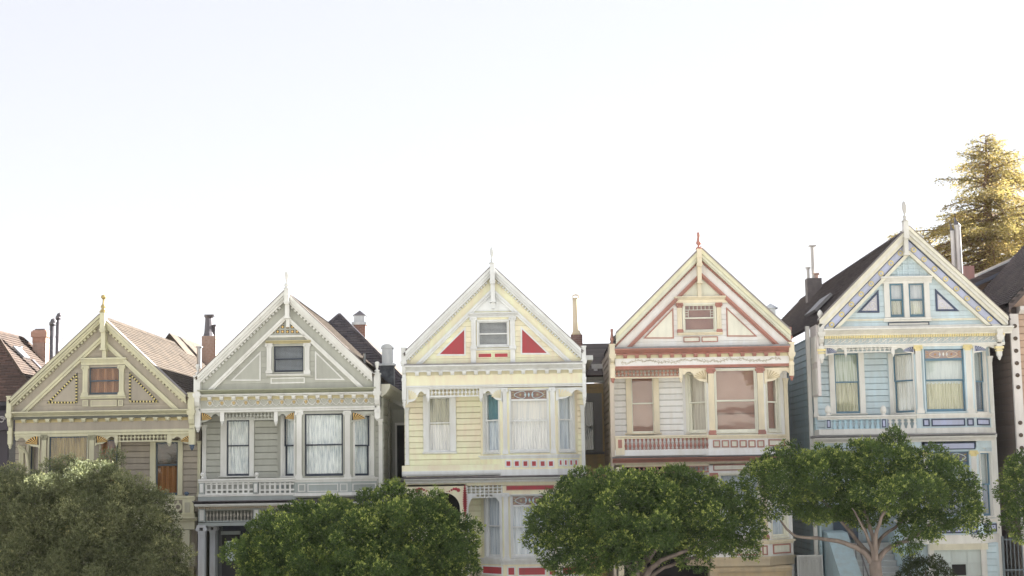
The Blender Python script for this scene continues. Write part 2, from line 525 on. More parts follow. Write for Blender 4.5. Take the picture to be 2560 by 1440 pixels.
        if sill > 0:
            MB(fr).extr([(d + 0.02, z0), (d - 0.07 - 0.02, z0 - 0.01), (d - 0.09, z0 - sill * .6), (d - 0.05, z0 - sill), (d + 0.02, z0 - sill)], u0 - cw[0] - sillx, u1 + cw[1] + sillx).build('sill', casing, win)
        zt = z1
        if transom:
            zt = z1 - (z1 - z0) * transom
            mb = MB(fr)
            mb.box(u0, u1, d + .02, d + .06, z1 - st * .8, z1).box(u0, u1, d + .02, d + .06, zt - st * .5, zt + st * .5)
            mb.box(u0, u0 + st, d + .02, d + .06, zt, z1).box(u1 - st, u1, d + .02, d + .06, zt, z1)
            mb.build('transom_frame', sash, win)
            MB(fr).box(u0 + st, u1 - st, d + 0.04, d + 0.05, zt + st * .5, z1 - st * .8).build('transom_pane', tmat[0], win)
            s.leadwork(fr, u0 + st, u1 - st, zt + st * .5, z1 - st * .8, d + 0.04, tmat, win)
        zm = zt - (zt - z0) * meet
        def sashbox(a, b, c, e, w, bot):
            q = MB(fr)
            q.box(a, a + st, w, w + .04, c, e).box(b - st, b, w, w + .04, c, e)
            q.box(a + st, b - st, w, w + .04, e - st * .9, e).box(a + st, b - st, w, w + .04, c, c + bot)
            q.build('sash', sash, win)
            MB(fr).box(a + st, b - st, w + .016, w + .022, c + bot, e - st * .9).build('pane', glass or s.glass, win)
        sashbox(u0, u1, zm - .02, zt, d + .025, .045)
        sashbox(u0, u1, z0, zm + .02, d + .07, st * 1.6)
        zc0, zc1 = z0 - .01, zt + .01
        for kind, f0, f1, mat in cover:
            ca, cb = zc1 - (zc1 - zc0) * f1, zc1 - (zc1 - zc0) * f0
            if kind == 'curtain':
                n = max(8, int((u1 - u0) / 0.075) * 6)
                q = MB(fr); ph = rnd.random() * 6
                A, B = [], []
                for i in range(n + 1):
                    t = i / n; u = u0 - .01 + (u1 - u0 + .02) * t
                    wv = d + .145 + .022 * math.sin(t * (u1 - u0) / 0.075 * 6.283 / 1.5 + ph + 1.7 * math.sin(t * 9 + ph)) + .008 * math.sin(t * 31)
                    A.append((u, wv, ca)); B.append((u, wv + .01, cb))
                for i in range(n):
                    k = len(q.v)
                    q.v += [q.P(*A[i]), q.P(*A[i + 1]), q.P(*B[i + 1]), q.P(*B[i])]
                    q.f.append((k, k + 1, k + 2, k + 3))
                q.build('curtain', mat, win)
            elif kind == 'blind':
                q = MB(fr); z = ca
                while z < cb:
                    sag = .004 * math.sin(z * 37)
                    q.extr([(d + .15 + sag, z + .002), (d + .175 + sag, z + .034), (d + .178 + sag, z + .034), (d + .153 + sag, z + .002)], u0, u1)
                    z += .042
                q.build('blind', mat, win)
                MB(fr).box(u0, u1, d + .27, d + .28, ca, cb).build('dark_room', DARK, win)
            elif kind == 'shutter':
                k = 4
                q = MB(fr); g = (u1 - u0) / k
                for i in range(k):
                    a = u0 + g * i; b = a + g - .012
                    q.box(a, a + .035, d + .15, d + .18, ca, cb).box(b - .035, b, d + .15, d + .18, ca, cb)
                    q.box(a + .035, b - .035, d + .15, d + .18, ca, ca + .06).box(a + .035, b - .035, d + .15, d + .18, cb - .06, cb)
                    z = ca + .07
                    while z < cb - .08:
                        q.extr([(d + .152, z), (d + .172, z + .03), (d + .178, z + .03), (d + .158, z)], a + .035, b - .035)
                        z += .038
                q.build('shutter', mat, win)
                MB(fr).box(u0, u1, d + .2, d + .21, ca, cb).build('dark_room', DARK, win)
            elif kind == 'shade':
                MB(fr).box(u0 - .01, u1 + .01, d + .16, d + .165, ca, cb).box(u0, u1, d + .15, d + .175, ca, ca + .02).build('roller_shade', mat, win)
            elif kind == 'dark':
                MB(fr).box(u0 - .01, u1 + .01, d + .28, d + .285, ca, cb).build('dark_room', mat or DARK, win)
        return win

    def leadwork(s, fr, u0, u1, z0, z1, w, tm, win):
        """Raised glass jewels of a stained transom: two loops, a centre lozenge, corner leaves."""
        cx, cz, h = (u0 + u1) / 2, (z0 + z1) / 2, (z1 - z0)
        q = MB(fr)
        for sg in (-1, 1):
            P = []
            for i in range(17):
                a = i / 16 * 2 * math.pi
                P.append((cx + sg * (h * 1.0 + h * .72 * math.cos(a) * (1 if math.cos(a) * 1 > 0 else .9)), w - .012, cz + h * .36 * math.sin(a) * (1.1 - .45 * math.cos(a))))
            q.tube(P, .014, 4)
        q.build('stained_loop', tm[1], win)
        q = MB(fr)
        for dx in (-.42, 0, .42):
            q.prism([(cx + dx * h - .12 * h, cz), (cx + dx * h, cz - .3 * h), (cx + dx * h + .12 * h, cz), (cx + dx * h, cz + .3 * h)], w - .02, w)
        q.build('stained_lozenge', tm[2], win)['kind'] = 'stuff'
        q = MB(fr)
        for sg in (-1, 1):
            for k in (-.28, 0, .28):
                x = cx + sg * min(2.15 * h, (u1 - u0) * .44)
                q.prism([(x - sg * .28 * h, cz + k * .4 * h), (x, cz + k * h - .07 * h), (x + sg * .25 * h, cz + k * 1.2 * h), (x, cz + k * h + .07 * h)], w - .014, w)
            q.prism([(cx + sg * h - .16 * h, cz), (cx + sg * h, cz - .16 * h), (cx + sg * h + .16 * h, cz), (cx + sg * h, cz + .16 * h)], w - .02, w)
        q.build('stained_leaf', tm[3], win)['kind'] = 'stuff'

    # ---- siding ---------------------------------------------------------
    def siding(s, fr, u0, u1, z0, z1, pitch, mat, parent, holes=(), w=0.0):
        cache = {}
        z = z0; zb0 = z0
        while z < z1 - 0.02:
            t = min(z + pitch, z1)
            seg = [(u0, u1)]
            for a, b, c, e in holes:
                if t > c + 0.02 and z < e - 0.02:
                    n = []
                    for x, y in seg:
                        if b <= x or a >= y: n.append((x, y)); continue
                        if a > x: n.append((x, a))
                        if b < y: n.append((b, y))
                    seg = n
            for x, y in seg:
                if y - x < 0.03: continue
                key = (round(x, 3), round(y, 3), round(t - z, 3))
                if key not in cache:
                    h = t - z
                    o = MB(fr).extr([(w + .06, z), (w - .004, z), (w - .012, z + .01), (w - .004, z + h - .03), (w + .012, z + h - .012), (w + .06, z + h - .012)], x, y).build('board', mat, parent)
                    cache[key] = (o, z)
                else:
                    o, zz = cache[key]
                    copy(o, parent, (0, 0, z - zz))
            z = t
    def wall(s, name, mat, fr, u0, u1, z0, z1, w0, w1, holes=(), parent=None):
        mb = MB(fr)
        us = sorted({u0, u1, *[h[0] for h in holes], *[h[1] for h in holes]})
        us = [u for u in us if u0 <= u <= u1]
        for a, b in zip(us, us[1:]):
            cuts = sorted([(h[2], h[3]) for h in holes if h[0] < (a + b) / 2 < h[1]])
            z = z0
            for c, e in cuts:
                if c > z: mb.box(a, b, w0, w1, z, c)
                z = max(z, e)
            if z < z1: mb.box(a, b, w0, w1, z, z1)
        return mb.build(name, mat, parent or s.root)

    # ---- ornaments -----------------------------------------------------
    def fan(s, fr, r, side, mat, gold, dark, w=0.0, th=0.07):
        u0, u1, z0, z1 = s.rc(fr, *r, w)
        if side == 'R': u0, u1 = u1, u0
        Wd, h = u1 - u0, z1 - z0
        X = lambda a: u0 + a * Wd
        Z = lambda b: z1 + b * h
        out = [(0, 0), (1, 0), (1, -.34), (.95, -.40), (.89, -.36), (.84, -.26), (.76, -.20), (.68, -.22), (.61, -.33), (.55, -.50), (.46, -.68), (.34, -.80), (.2, -.84), (.09, -.86), (.04, -.97), (0, -1)]
        o = MB(fr).prism([(X(a), Z(b)) for a, b in out], w, w + th).build('fan_bracket', mat, s.root)
        q = MB(fr); g = MB(fr)
        cx, cz = .05, -.72
        fanp = [(cx, cz)]
        for i in range(9):
            a = math.radians(8 + 80 * i / 8); L = .56 - .13 * math.sin(2 * a) * .3
            fanp.append((cx + L * math.cos(a) * (1 if abs(Wd) < 1.2 * h else 1), min(-.08, cz + L * 1.15 * math.sin(a))))
        q.prism([(X(a), Z(b)) for a, b in fanp], w - .008, w + .002)
        for i in range(6):
            a0, a1 = math.radians(12 + 80 * i / 6), math.radians(12 + 80 * i / 6 + 5.5)
            p = [(cx + .06, cz + .02)]
            for a in (a0, a1):
                p.append((cx + .54 * math.cos(a), min(-.1, cz + .6 * math.sin(a))))
            if abs(p[1][0] - p[2][0]) + abs(p[1][1] - p[2][1]) > .01:
                g.prism([(X(x), Z(z)) for x, z in p], w - .022, w - .007)
        if dark: q.build('fan_ground', dark, o)
        g.build('fan_ray', gold, o)
        return o
    def spindles(s, fr, r, n, mat, rail, kind='spindle', w=0.02, backing=None, cross=True):
        u0, u1, z0, z1 = s.rc(fr, *r, w)
        h = z1 - z0; rh = 0.045
        o = MB(fr).box(u0, u1, w, w + .06, z1 - rh, z1).box(u0, u1, w, w + .06, z0, z0 + rh)
        o = o.build('spindle_screen', rail, s.root)
        g = (u1 - u0) / n
        first = None
        for i in range(n):
            x = u0 + g * (i + .5)
            if first is None:
                q = MB(fr).lathe(x, w + .03, lathe_prof(kind, min(.045, g * .36), z0 + rh * .9, h - 1.8 * rh), 8)
                if cross:
                    q.box(x - g * .42, x + g * .42, w + .015, w + .045, (z0 + z1) / 2 - .02, (z0 + z1) / 2 + .02)
                first = (q.build('spindle', mat, o, smooth=False), x)
            else:
                copy(first[0], o, (fr.t.x * (x - first[1]), fr.t.y * (x - first[1]), 0))
        return o
    def drop(s, fr, r, mat, w=-0.02, d=0.1, pend=0.3):
        u0, u1, z0, z1 = s.rc(fr, *r, w)
        h = z1 - z0; zc = z0 + h * pend
        o = MB(fr).box(u0, u1, w, w + d, zc, z1).build('drop_post', mat, s.root)
        MB(fr).lathe((u0 + u1) / 2, w + d / 2, lathe_prof('pendant', (u1 - u0) * .48, z0, zc - z0), 8).build('pendant', mat, o, smooth=True)
        return o
    def pilaster(s, fr, r, mat, cap=None, base=None, w=-0.05, cap_h=0.2, base_h=0.16, ribs=3, ionic=True):
        u0, u1, z0, z1 = s.rc(fr, *r, w)
        g = u1 - u0; cx = (u0 + u1) / 2
        e = g * .14
        mb = MB(fr).box(u0 + e, u1 - e, w, w + .1, z0 + base_h, z1 - cap_h)
        for i in range(ribs):
            x = u0 + e + (g - 2 * e) * (i + .5) / ribs; rr = (g - 2 * e) / ribs * .28
            mb.box(x - rr, x + rr, w - .014, w + .002, z0 + base_h + .05, z1 - cap_h - .05)
        o = mb.build('pilaster', mat, s.root)
        c = MB(fr)
        c.box(u0 + e * .6, u1 - e * .6, w - .02, w + .1, z1 - cap_h, z1 - cap_h * .8).box(u0 - .01, u1 + .01, w - .04, w + .1, z1 - cap_h * .25, z1)
        if ionic:
            c.box(u0 + e, u1 - e, w - .015, w + .1, z1 - cap_h * .8, z1 - cap_h * .25)
            for sg in (-1, 1):
                x = cx + sg * (g / 2 - .02); zc = z1 - cap_h * .48; R = cap_h * .27
                c.disc(x, zc, w + .02, [(R, 0), (R, .07), (R * .7, .08), (R * .3, .075), (.003, .09)], 10)
        else:
            c.prism([(u0 + e, z1 - cap_h * .8), (u1 - e, z1 - cap_h * .8), (u1, z1 - cap_h * .25), (u0, z1 - cap_h * .25)], w - .03, w + .1)
        c.build('capital', cap or mat, o)
        if base_h > 0:
            MB(fr).box(u0, u1, w - .03, w + .1, z0, z0 + base_h * .7).box(u0 + e * .5, u1 - e * .5, w - .015, w + .1, z0 + base_h * .7, z0 + base_h).build('base', base or mat, o)
        return o
    def corner(s, r, ybr, ypend, mat, fin=None, finmat=None, pmat=None, capmat=None, Y=None, d=0.34):
        """Boxed corner post of the gable that steps back below the cornice and ends in a turned pendant."""
        fr = s.F; w = -0.30
        u0, u1, z0, z1 = s.rc(fr, *r, w)
        zb = fr.uz(*s.q((r[0] + r[2]) / 2, ybr), w)[1]
        zp = fr.uz(*s.q((r[0] + r[2]) / 2, ypend), w)[1]
        g = u1 - u0
        mb = MB(fr).box(u0, u1, w, w + d, z0, z1).box(u0 - .03, u1 + .03, w - .03, w + d + .03, z0 - .09, z0).box(u0 - .015, u1 + .015, w - .015, w + d, z0 - .15, z0 - .09)
        mb.box(u0 - .02, u1 + .02, w - .02, w + d + .02, z1, z1 + .04)
        hh = (z0 - .15 - zb)
        mb.extr([(w + .02, z0 - .15), (w + .03, z0 - .15 - hh * .3), (w + .10, z0 - .15 - hh * .6), (w + .2, z0 - .15 - hh * .72), (w + .2, zb), (w + d, zb), (w + d, z0 - .15)], u0 + .02, u1 - .02)
        mb.box(u0, u1, w + .14, w + d, zb - .1, zb)
        o = mb.build('corner_post', mat, s.root)
        zq = zp + (zb - .1 - zp) * .32
        mb = MB(fr).box(u0 + .01, u1 - .01, w + .17, w + d, zq, zb - .1)
        if capmat:
            mb2 = MB(fr).box(u0 - .05, u1 + .05, w + .12, w + d, zb - .18, zb - .1).box(u0 - .02, u1 + .02, w + .14, w + d, zb - .27, zb - .22)
            mb2.build('capital', capmat, o)
        mb.build('drop_post', mat, o)
        MB(fr).lathe((u0 + u1) / 2, w + .25, lathe_prof('pendant', g * .42, zp, zq - zp), 8).build('pendant', pmat or mat, o, smooth=True)
        if fin:
            kind, hgt, rad = fin
            MB(fr).lathe((u0 + u1) / 2, w + d / 2, lathe_prof(kind, rad * 1.25, z1 + .04, hgt), 10).build('finial', finmat or mat, o, smooth=True)
        return o
    def kingpost(s, r, ytip, ydrop, mat, kind, rad, finmat=None, base=0.1):
        """Post on the gable's peak with a turned finial above and a corbelled drop below."""
        fr = s.F; w = -.5
        r = (r[0], min(r[1], r[3]), r[2], max(r[1], r[3]))
        u0, u1, z0, z1 = s.rc(fr, *r, w)
        zt = fr.uz(*s.q((r[0] + r[2]) / 2, ytip), w)[1]
        zd = fr.uz(*s.q((r[0] + r[2]) / 2, ydrop), w)[1]
        g = (u1 - u0)
        mb = MB(fr).box(u0, u1, w, w + .3, z0 + (z1 - z0) * .45, z1)
        for f in (.5, .72): mb.box(u0 - .02, u1 + .02, w - .02, w + .3, z0 + (z1 - z0) * f, z0 + (z1 - z0) * f + .05)
        mb.box(u0 + .01, u1 - .01, w + .12, w + .5, z0, z0 + (z1 - z0) * .45)
        mb.box(u0 - .02, u1 + .02, w + .1, w + .5, z0 - .06, z0)
        mb.box(u0 + .02, u1 - .02, w + .3, w + .5, zd, z0 - .06)
        o = mb.build('king_post', mat, s.root)
        MB(fr).box(u0 - .02, u1 + .02, w - .02, w + .3, z1, z1 + .04).lathe((u0 + u1) / 2, w + .14, lathe_prof(kind, rad * 1.4, z1 + .04, zt - z1 - .04), 10).build('finial', finmat or mat, o, smooth=True)
        return o
    def brackets(s, r0, r1, ytop, ybot, n, mat, fr=None, wpx=10, proj=0.22):
        """Row of modillions under the cornice: centres from r0 to r1, y given on the house axis."""
        fr = fr or s.F
        xm = (r0 + r1) / 2
        a = fr.uz(*s.q(r0, ytop), -proj)[0]; b = fr.uz(*s.q(r1, ytop), -proj)[0]
        z1 = fr.uz(*s.q(xm, ytop), -proj)[1]; z0 = fr.uz(*s.q(xm, ybot), -proj)[1]
        hw = wpx / 2 / s.c[2] * KP
        h = z1 - z0
        first = None
        for i in range(n):
            x = a + (b - a) * i / (n - 1)
            if first is None:
                first = MB(fr).extr([(0, z1), (-proj, z1), (-proj, z1 - h * .45), (-proj * .8, z1 - h * .9), (-proj * .55, z0), (-proj * .3, z1 - h * .8), (0, z1 - h * .6)], a - hw, a + hw).box(a - hw * 1.3, a + hw * 1.3, -proj - .01, 0, z1 - h * .22, z1).build('bracket', mat, s.root)
            else:
                copy(first, s.root, (x - a, 0, 0))
    def dentils(s, fr, r, pitch, mat, proj=.05, w=0.0):
        u0, u1, z0, z1 = s.rc(fr, *r, w - proj)
        mb = MB(fr); x = u0
        while x + pitch * .55 < u1:
            mb.box(x, x + pitch * .55, w - proj, w, z0, z1); x += pitch
        o = mb.build('dentil_course', mat, s.root); o['kind'] = 'stuff'
        return o
    def balls(s, fr, x, y0, y1, rad, mat, kind='ball', w=0.0, parent=None):
        u, z1 = fr.uz(*s.q(x, y0), w); _, z0 = fr.uz(*s.q(x, y1), w)
        return MB(fr).lathe(u, w, lathe_prof(kind, rad, z0, z1 - z0), 12).build('finial', mat, parent or s.root, smooth=True)

    # ---- bay ------------------------------------------------------------
    def bay(s, xb0, xb1, xl, xr, ytop, ybot, wall_mat):
        """Three faced bay: returns its left, front and right frames with their lengths."""
        cy = (ytop + ybot) / 2
        X0, X1 = s.F.uz(*s.q(xb0, cy))[0], s.F.uz(*s.q(xb1, cy))[0]
        XL, XR = s.R.uz(*s.q(xl, cy))[0], s.R.uz(*s.q(xr, cy))[0]
        zt = s.F.uz(*s.q((xb0 + xb1) / 2, ytop))[1]; zb = s.F.uz(*s.q((xb0 + xb1) / 2, ybot))[1]
        Yr = s.Yf + s.rec
        fl = Frame((XL, Yr), (X0 - XL, s.Yf - Yr)); ll = math.hypot(X0 - XL, s.rec)
        ff = Frame((X0, s.Yf), (1, 0)); lf = X1 - X0
        fg = Frame((X1, s.Yf), (XR - X1, Yr - s.Yf)); lg = math.hypot(XR - X1, s.rec)
        return dict(l=fl, f=ff, r=fg, L=ll, Fl=lf, Rl=lg, zt=zt, zb=zb, plan=(X0, X1, XL, XR, Yr), mat=wall_mat)
    def bay_face(s, B, k, win, **kw):
        """One face of a bay with its window cut in; win in crop pixels, or None for a plain face."""
        fr = B[k]; L = {'l': B['L'], 'f': B['Fl'], 'r': B['Rl']}[k]
        holes = []
        if win:
            u0, u1, z0, z1 = s.rc(fr, *win)
            u0, u1 = max(u0, .05), min(u1, L - .05)
            holes = [(u0, u1, z0, z1)]
        s.wall('bay_wall', B['mat'], fr, 0, L, B['zb'], B['zt'], 0, .14, holes)
        if win:
            cw = kw.pop('cw', (.09, .09))
            cw = (min(cw[0], u0 - .004), min(cw[1], L - u1 - .004))
            return s.window(fr, holes[0], cw=cw, px=False, sillx=0, **kw)
    def bay_ring(s, B, name, mat, z0, z1, proj, prof=None, parent=None):
        X0, X1, XL, XR, Yr = B['plan']
        def ring(p):
            q = p * .45
            return [(XL - p * 1.2, Yr + .02), (X0 - q, s.Yf - p), (X1 + q, s.Yf - p), (XR + p * 1.2, Yr + .02)]
        mb = MB()
        if prof is None: prof = [(1, 1, 0)]
        h = z1 - z0
        for p, a, b in prof:
            mb.plan(ring(proj * p), z1 - a * h, z1 - b * h)
        return mb.build(name, mat, parent or s.root)
    def zpx(s, fr, x, y, w=0.0): return fr.uz(*s.q(x, y), w)[1]

    # ---- body and roof --------------------------------------------------
    def body(s, mat, depth=16, ze=None, sides='lr', pitch=.225, side_mat=None, side_len=7, zmin=None, split=None):
        ze = ze if ze is not None else s.Zb
        Yb = s.Yf + s.rec
        zs = split if split is not None else s.zg - 1
        q = MB().box(s.x0 + .06, s.x1 - .06, Yb + .45, Yb + depth, zs, ze)
        if split is not None: q.box(s.x0 + .06, s.x1 - .06, Yb + 1.6, Yb + depth, s.zg - 1, zs - .002)   # porch set back under the upper floor
        b = q.build('body_wall', side_mat or mat, s.root)
        zl = zmin if zmin is not None else s.zg
        if 'l' in sides:
            fr = Frame((s.x0, Yb + side_len), (0, -1))
            s.siding(fr, 0, side_len, zl, ze, pitch, side_mat or mat, b)
        if 'r' in sides:
            fr = Frame((s.x1, Yb), (0, 1))
            s.siding(fr, 0, side_len, zl, ze, pitch, side_mat or mat, b)
        return b
    def roof(s, mat, depth=17, eave=.25, front=-.34, edge=None, over=1, drip=2.2):
        Xc, sl = s.Xc, s.sl
        Za = s.Za + over * KP
        hw = s.hw + min(eave, .06)
        Y0, Y1 = s.Yf + front, s.Yf + depth
        L = math.sqrt(1 + sl * sl)
        mb = MB()
        for sg in (-1, 1):
            mb.loops([(Xc, Y0, Za - .06), (Xc + sg * hw, Y0, Za - .06 - sl * hw), (Xc + sg * hw, Y0, Za - .14 - sl * hw), (Xc, Y0, Za - .14)],
                     [(Xc, Y1, Za - .06), (Xc + sg * hw, Y1, Za - .06 - sl * hw), (Xc + sg * hw, Y1, Za - .14 - sl * hw), (Xc, Y1, Za - .14)])
        ro = mb.build('roof', edge or mat, s.root)
        c = .145; n = int(hw * L / c) + 1
        r2 = random.Random(int(Xc * 10))
        for sg in (-1, 1):
            mb = MB()
            for i in range(n):
                t0 = i * c; t1 = min((i + 1) * c + .03, hw * L + .04)
                # each course is a run of tabs of uneven length, lower edge lifted
                y = Y0 - .02 - r2.random() * .8
                while y < Y1:
                    y2 = y + .9 + r2.random() * .25
                    a, b = max(y, Y0 - .02), min(y2, Y1)
                    if b > a:
                        l1 = .030 + r2.random() * .008
                        P = []
                        for yy in (a, b):
                            for t, e in ((t0, .0), (t1, l1), (t1, l1 - .02), (t0, -.02)):
                                x = t / L; z = Za - .06 - sl * x
                                P.append((Xc + sg * (x + e * sl / L), yy, z + e / L))
                        k = len(mb.v); mb.v += P
                        mb.f += [(k, k+1, k+5, k+4), (k+1, k+2, k+6, k+5), (k, k+3, k+2, k+1), (k+4, k+5, k+6, k+7)]
                    y = y2 + .004
            q = mb.build('shingle_courses', mat, ro); q['kind'] = 'stuff'
        mb = MB(); y = Y0
        while y < Y1:
            mb.loops([(Xc - .15, y, Za - .02 - .15 * sl), (Xc, y, Za + .0), (Xc + .15, y, Za - .02 - .15 * sl), (Xc, y, Za - .05)],
                     [(Xc - .15, y + .3, Za - .035 - .15 * sl), (Xc, y + .3, Za - .015), (Xc + .15, y + .3, Za - .035 - .15 * sl), (Xc, y + .3, Za - .06)])
            y += .29
        q = mb.build('ridge_shingles', mat, ro); q['kind'] = 'stuff'
        for sg in (-1, 1):
            MB(s.F).prism(s.chev(-drip, 0, sg), -.40, .05).build('drip_edge', edge or DRIP, s.root)
        s.ro = ro
        return ro

DRIP = paint((122, 112, 106))
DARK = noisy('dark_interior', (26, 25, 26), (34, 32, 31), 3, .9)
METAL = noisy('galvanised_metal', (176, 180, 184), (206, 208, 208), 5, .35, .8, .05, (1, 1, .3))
METALD = noisy('weathered_dark_metal', (92, 90, 94), (122, 116, 118), 6, .5, .5, .1)
BRICK = noisy('red_brick', (178, 150, 136), (196, 170, 156), 9, .85, 0, .4)
BRICKD = noisy('brown_brick', (146, 114, 106), (172, 136, 126), 9, .85, 0, .4)
MORTAR = noisy('mortar', (176, 166, 156), (196, 186, 176), 20, .9)
FLASH = noisy('lead_flashing', (120, 120, 122), (142, 140, 140), 5, .55, .2, .1)

def brick_stack(parent, X, Y, wx, wy, z0, z1, mat, name='chimney', faces='fr'):
    """Chimney shaft laid brick by brick over a mortar core."""
    o = MB().box(X - wx / 2 + .012, X + wx / 2 - .012, Y - wy / 2 + .012, Y + wy / 2 - .012, z0, z1).build(name, MORTAR, parent)
    hd = {}
    ch, bl = .075, .21
    n = int(round((z1 - z0) / ch)); ch = (z1 - z0) / n
    for i in range(n):
        z = z0 + i * ch
        for face in faces:
            L = wx if face == 'f' else wy
            off = 0 if i % 2 else bl / 2
            x = -off
            while x < L - .02:
                a, b = max(0, x), min(L, x + bl - .012)
                if b - a > .03:
                    key = (face, round(a, 3), round(b, 3))
                    if key not in hd:
                        q = MB()
                        if face == 'f': q.box(X - wx / 2 + a, X - wx / 2 + b, Y - wy / 2, Y - wy / 2 + .06, z, z + ch - .012)
                        elif face == 'r': q.box(X + wx / 2 - .06, X + wx / 2, Y - wy / 2 + a, Y - wy / 2 + b, z + .0005, z + ch - .0125)
                        else: q.box(X - wx / 2, X - wx / 2 + .06, Y - wy / 2 + a, Y - wy / 2 + b, z + .0005, z + ch - .0125)
                        hd[key] = (q.build('brick', mat, o), z)
                    else:
                        copy(hd[key][0], o, (0, 0, z - hd[key][1]))
                x += bl
    return o
# ------------------------------------------------------------------ paints
WHITE = paint((226, 226, 222)); 
NAVY = paint((52, 60, 74)); BLUEGREY = paint((74, 92, 112))
GOLD = noisy('gilding', (206, 166, 92), (224, 188, 118), 12, .4, .25, .1)
BLACKP = paint((46, 40, 36))
LACE = cloth((234, 238, 236), (182, 192, 198), True)
SHEER = cloth((226, 232, 236), (188, 198, 210))
SHEERW = cloth((236, 234, 230), (206, 206, 208))
CREAMC = cloth((200, 198, 168), (164, 162, 126))
BLINDW = paint((206, 208, 208), .6)
WOODS = noisy('varnished_shutter_wood', (148, 96, 48), (176, 120, 66), 5, .45, 0, .1, (6, 6, .6))
STAIN = [noisy('stained_glass_ground', (112, 88, 80), (140, 112, 100), 8, .2), noisy('stained_glass_pearl', (206, 214, 216), (186, 200, 206), 10, .15), noisy('stained_glass_blue', (150, 186, 200), (190, 206, 210), 14, .15), noisy('stained_glass_amber', (170, 140, 84), (150, 156, 140), 14, .2)]
STAIN5 = [noisy('stained_glass_rose', (176, 156, 142), (158, 142, 144), 14, .2), noisy('stained_glass_cream', (226, 200, 160), (206, 190, 180), 10, .2), noisy('stained_glass_sky', (150, 176, 206), (226, 220, 206), 18, .2), noisy('stained_glass_ruby', (160, 110, 92), (190, 150, 100), 14, .2)]
SH_TAN = shingle_mat((96, 83, 68), (80, 69, 57), 'Y', 'tan_shingles')
SH_BROWN = shingle_mat((104, 92, 88), (82, 74, 73), 'Y', 'brown_shingles')
SH_DARK = shingle_mat((112, 106, 108), (88, 84, 90), 'X', 'slate_shingles')
SH_GREY = shingle_mat((104, 96, 92), (84, 78, 76), 'Y', 'grey_shingles')

def rake_layers(wall, trim, band=None, v=(0, 9, 17, 24, 58, 66, 72), inner=None, inner2=None):
    band = band or wall; inner = inner or trim; inner2 = inner2 or inner
    return [(v[0], v[1], -.38, .05, trim, 'rake_board'), (v[1], v[2], -.32, .05, trim, 'rake_board'), (v[2], v[3], -.25, .05, trim, 'rake_board'),
            (v[3], v[4] + 2, -.05, .05, band, 'rake_frieze'), (v[4], v[5], -.15, .04, inner, 'inner_rake_board'), (v[5], v[6], -.10, .04, inner2, 'inner_rake_board')]

def gable_window(h, r, casing, sash, cover, col, colmat=None, cap=None, basem=None, shelf=None, sillr=None, meet=.5, head=.05, st=.045, cw=(.06, .06), sash2=None):
    w = h.window(h.F, r, casing, sash, meet, cover, cw=cw, head=head, sill=.05, st=st)
    for c in col:
        h.pilaster(h.F, c, colmat or casing, cap, basem, w=-.07, cap_h=.17, base_h=.12, ribs=2)
    if shelf: h.mould('window_hood', casing if len(shelf) < 5 else shelf[4], h.F, shelf[:4], .2, CROWN)
    if sillr: h.mould('window_ledge', casing if len(sillr) < 5 else sillr[4], h.F, sillr[:4], .14, STEP)
    return w

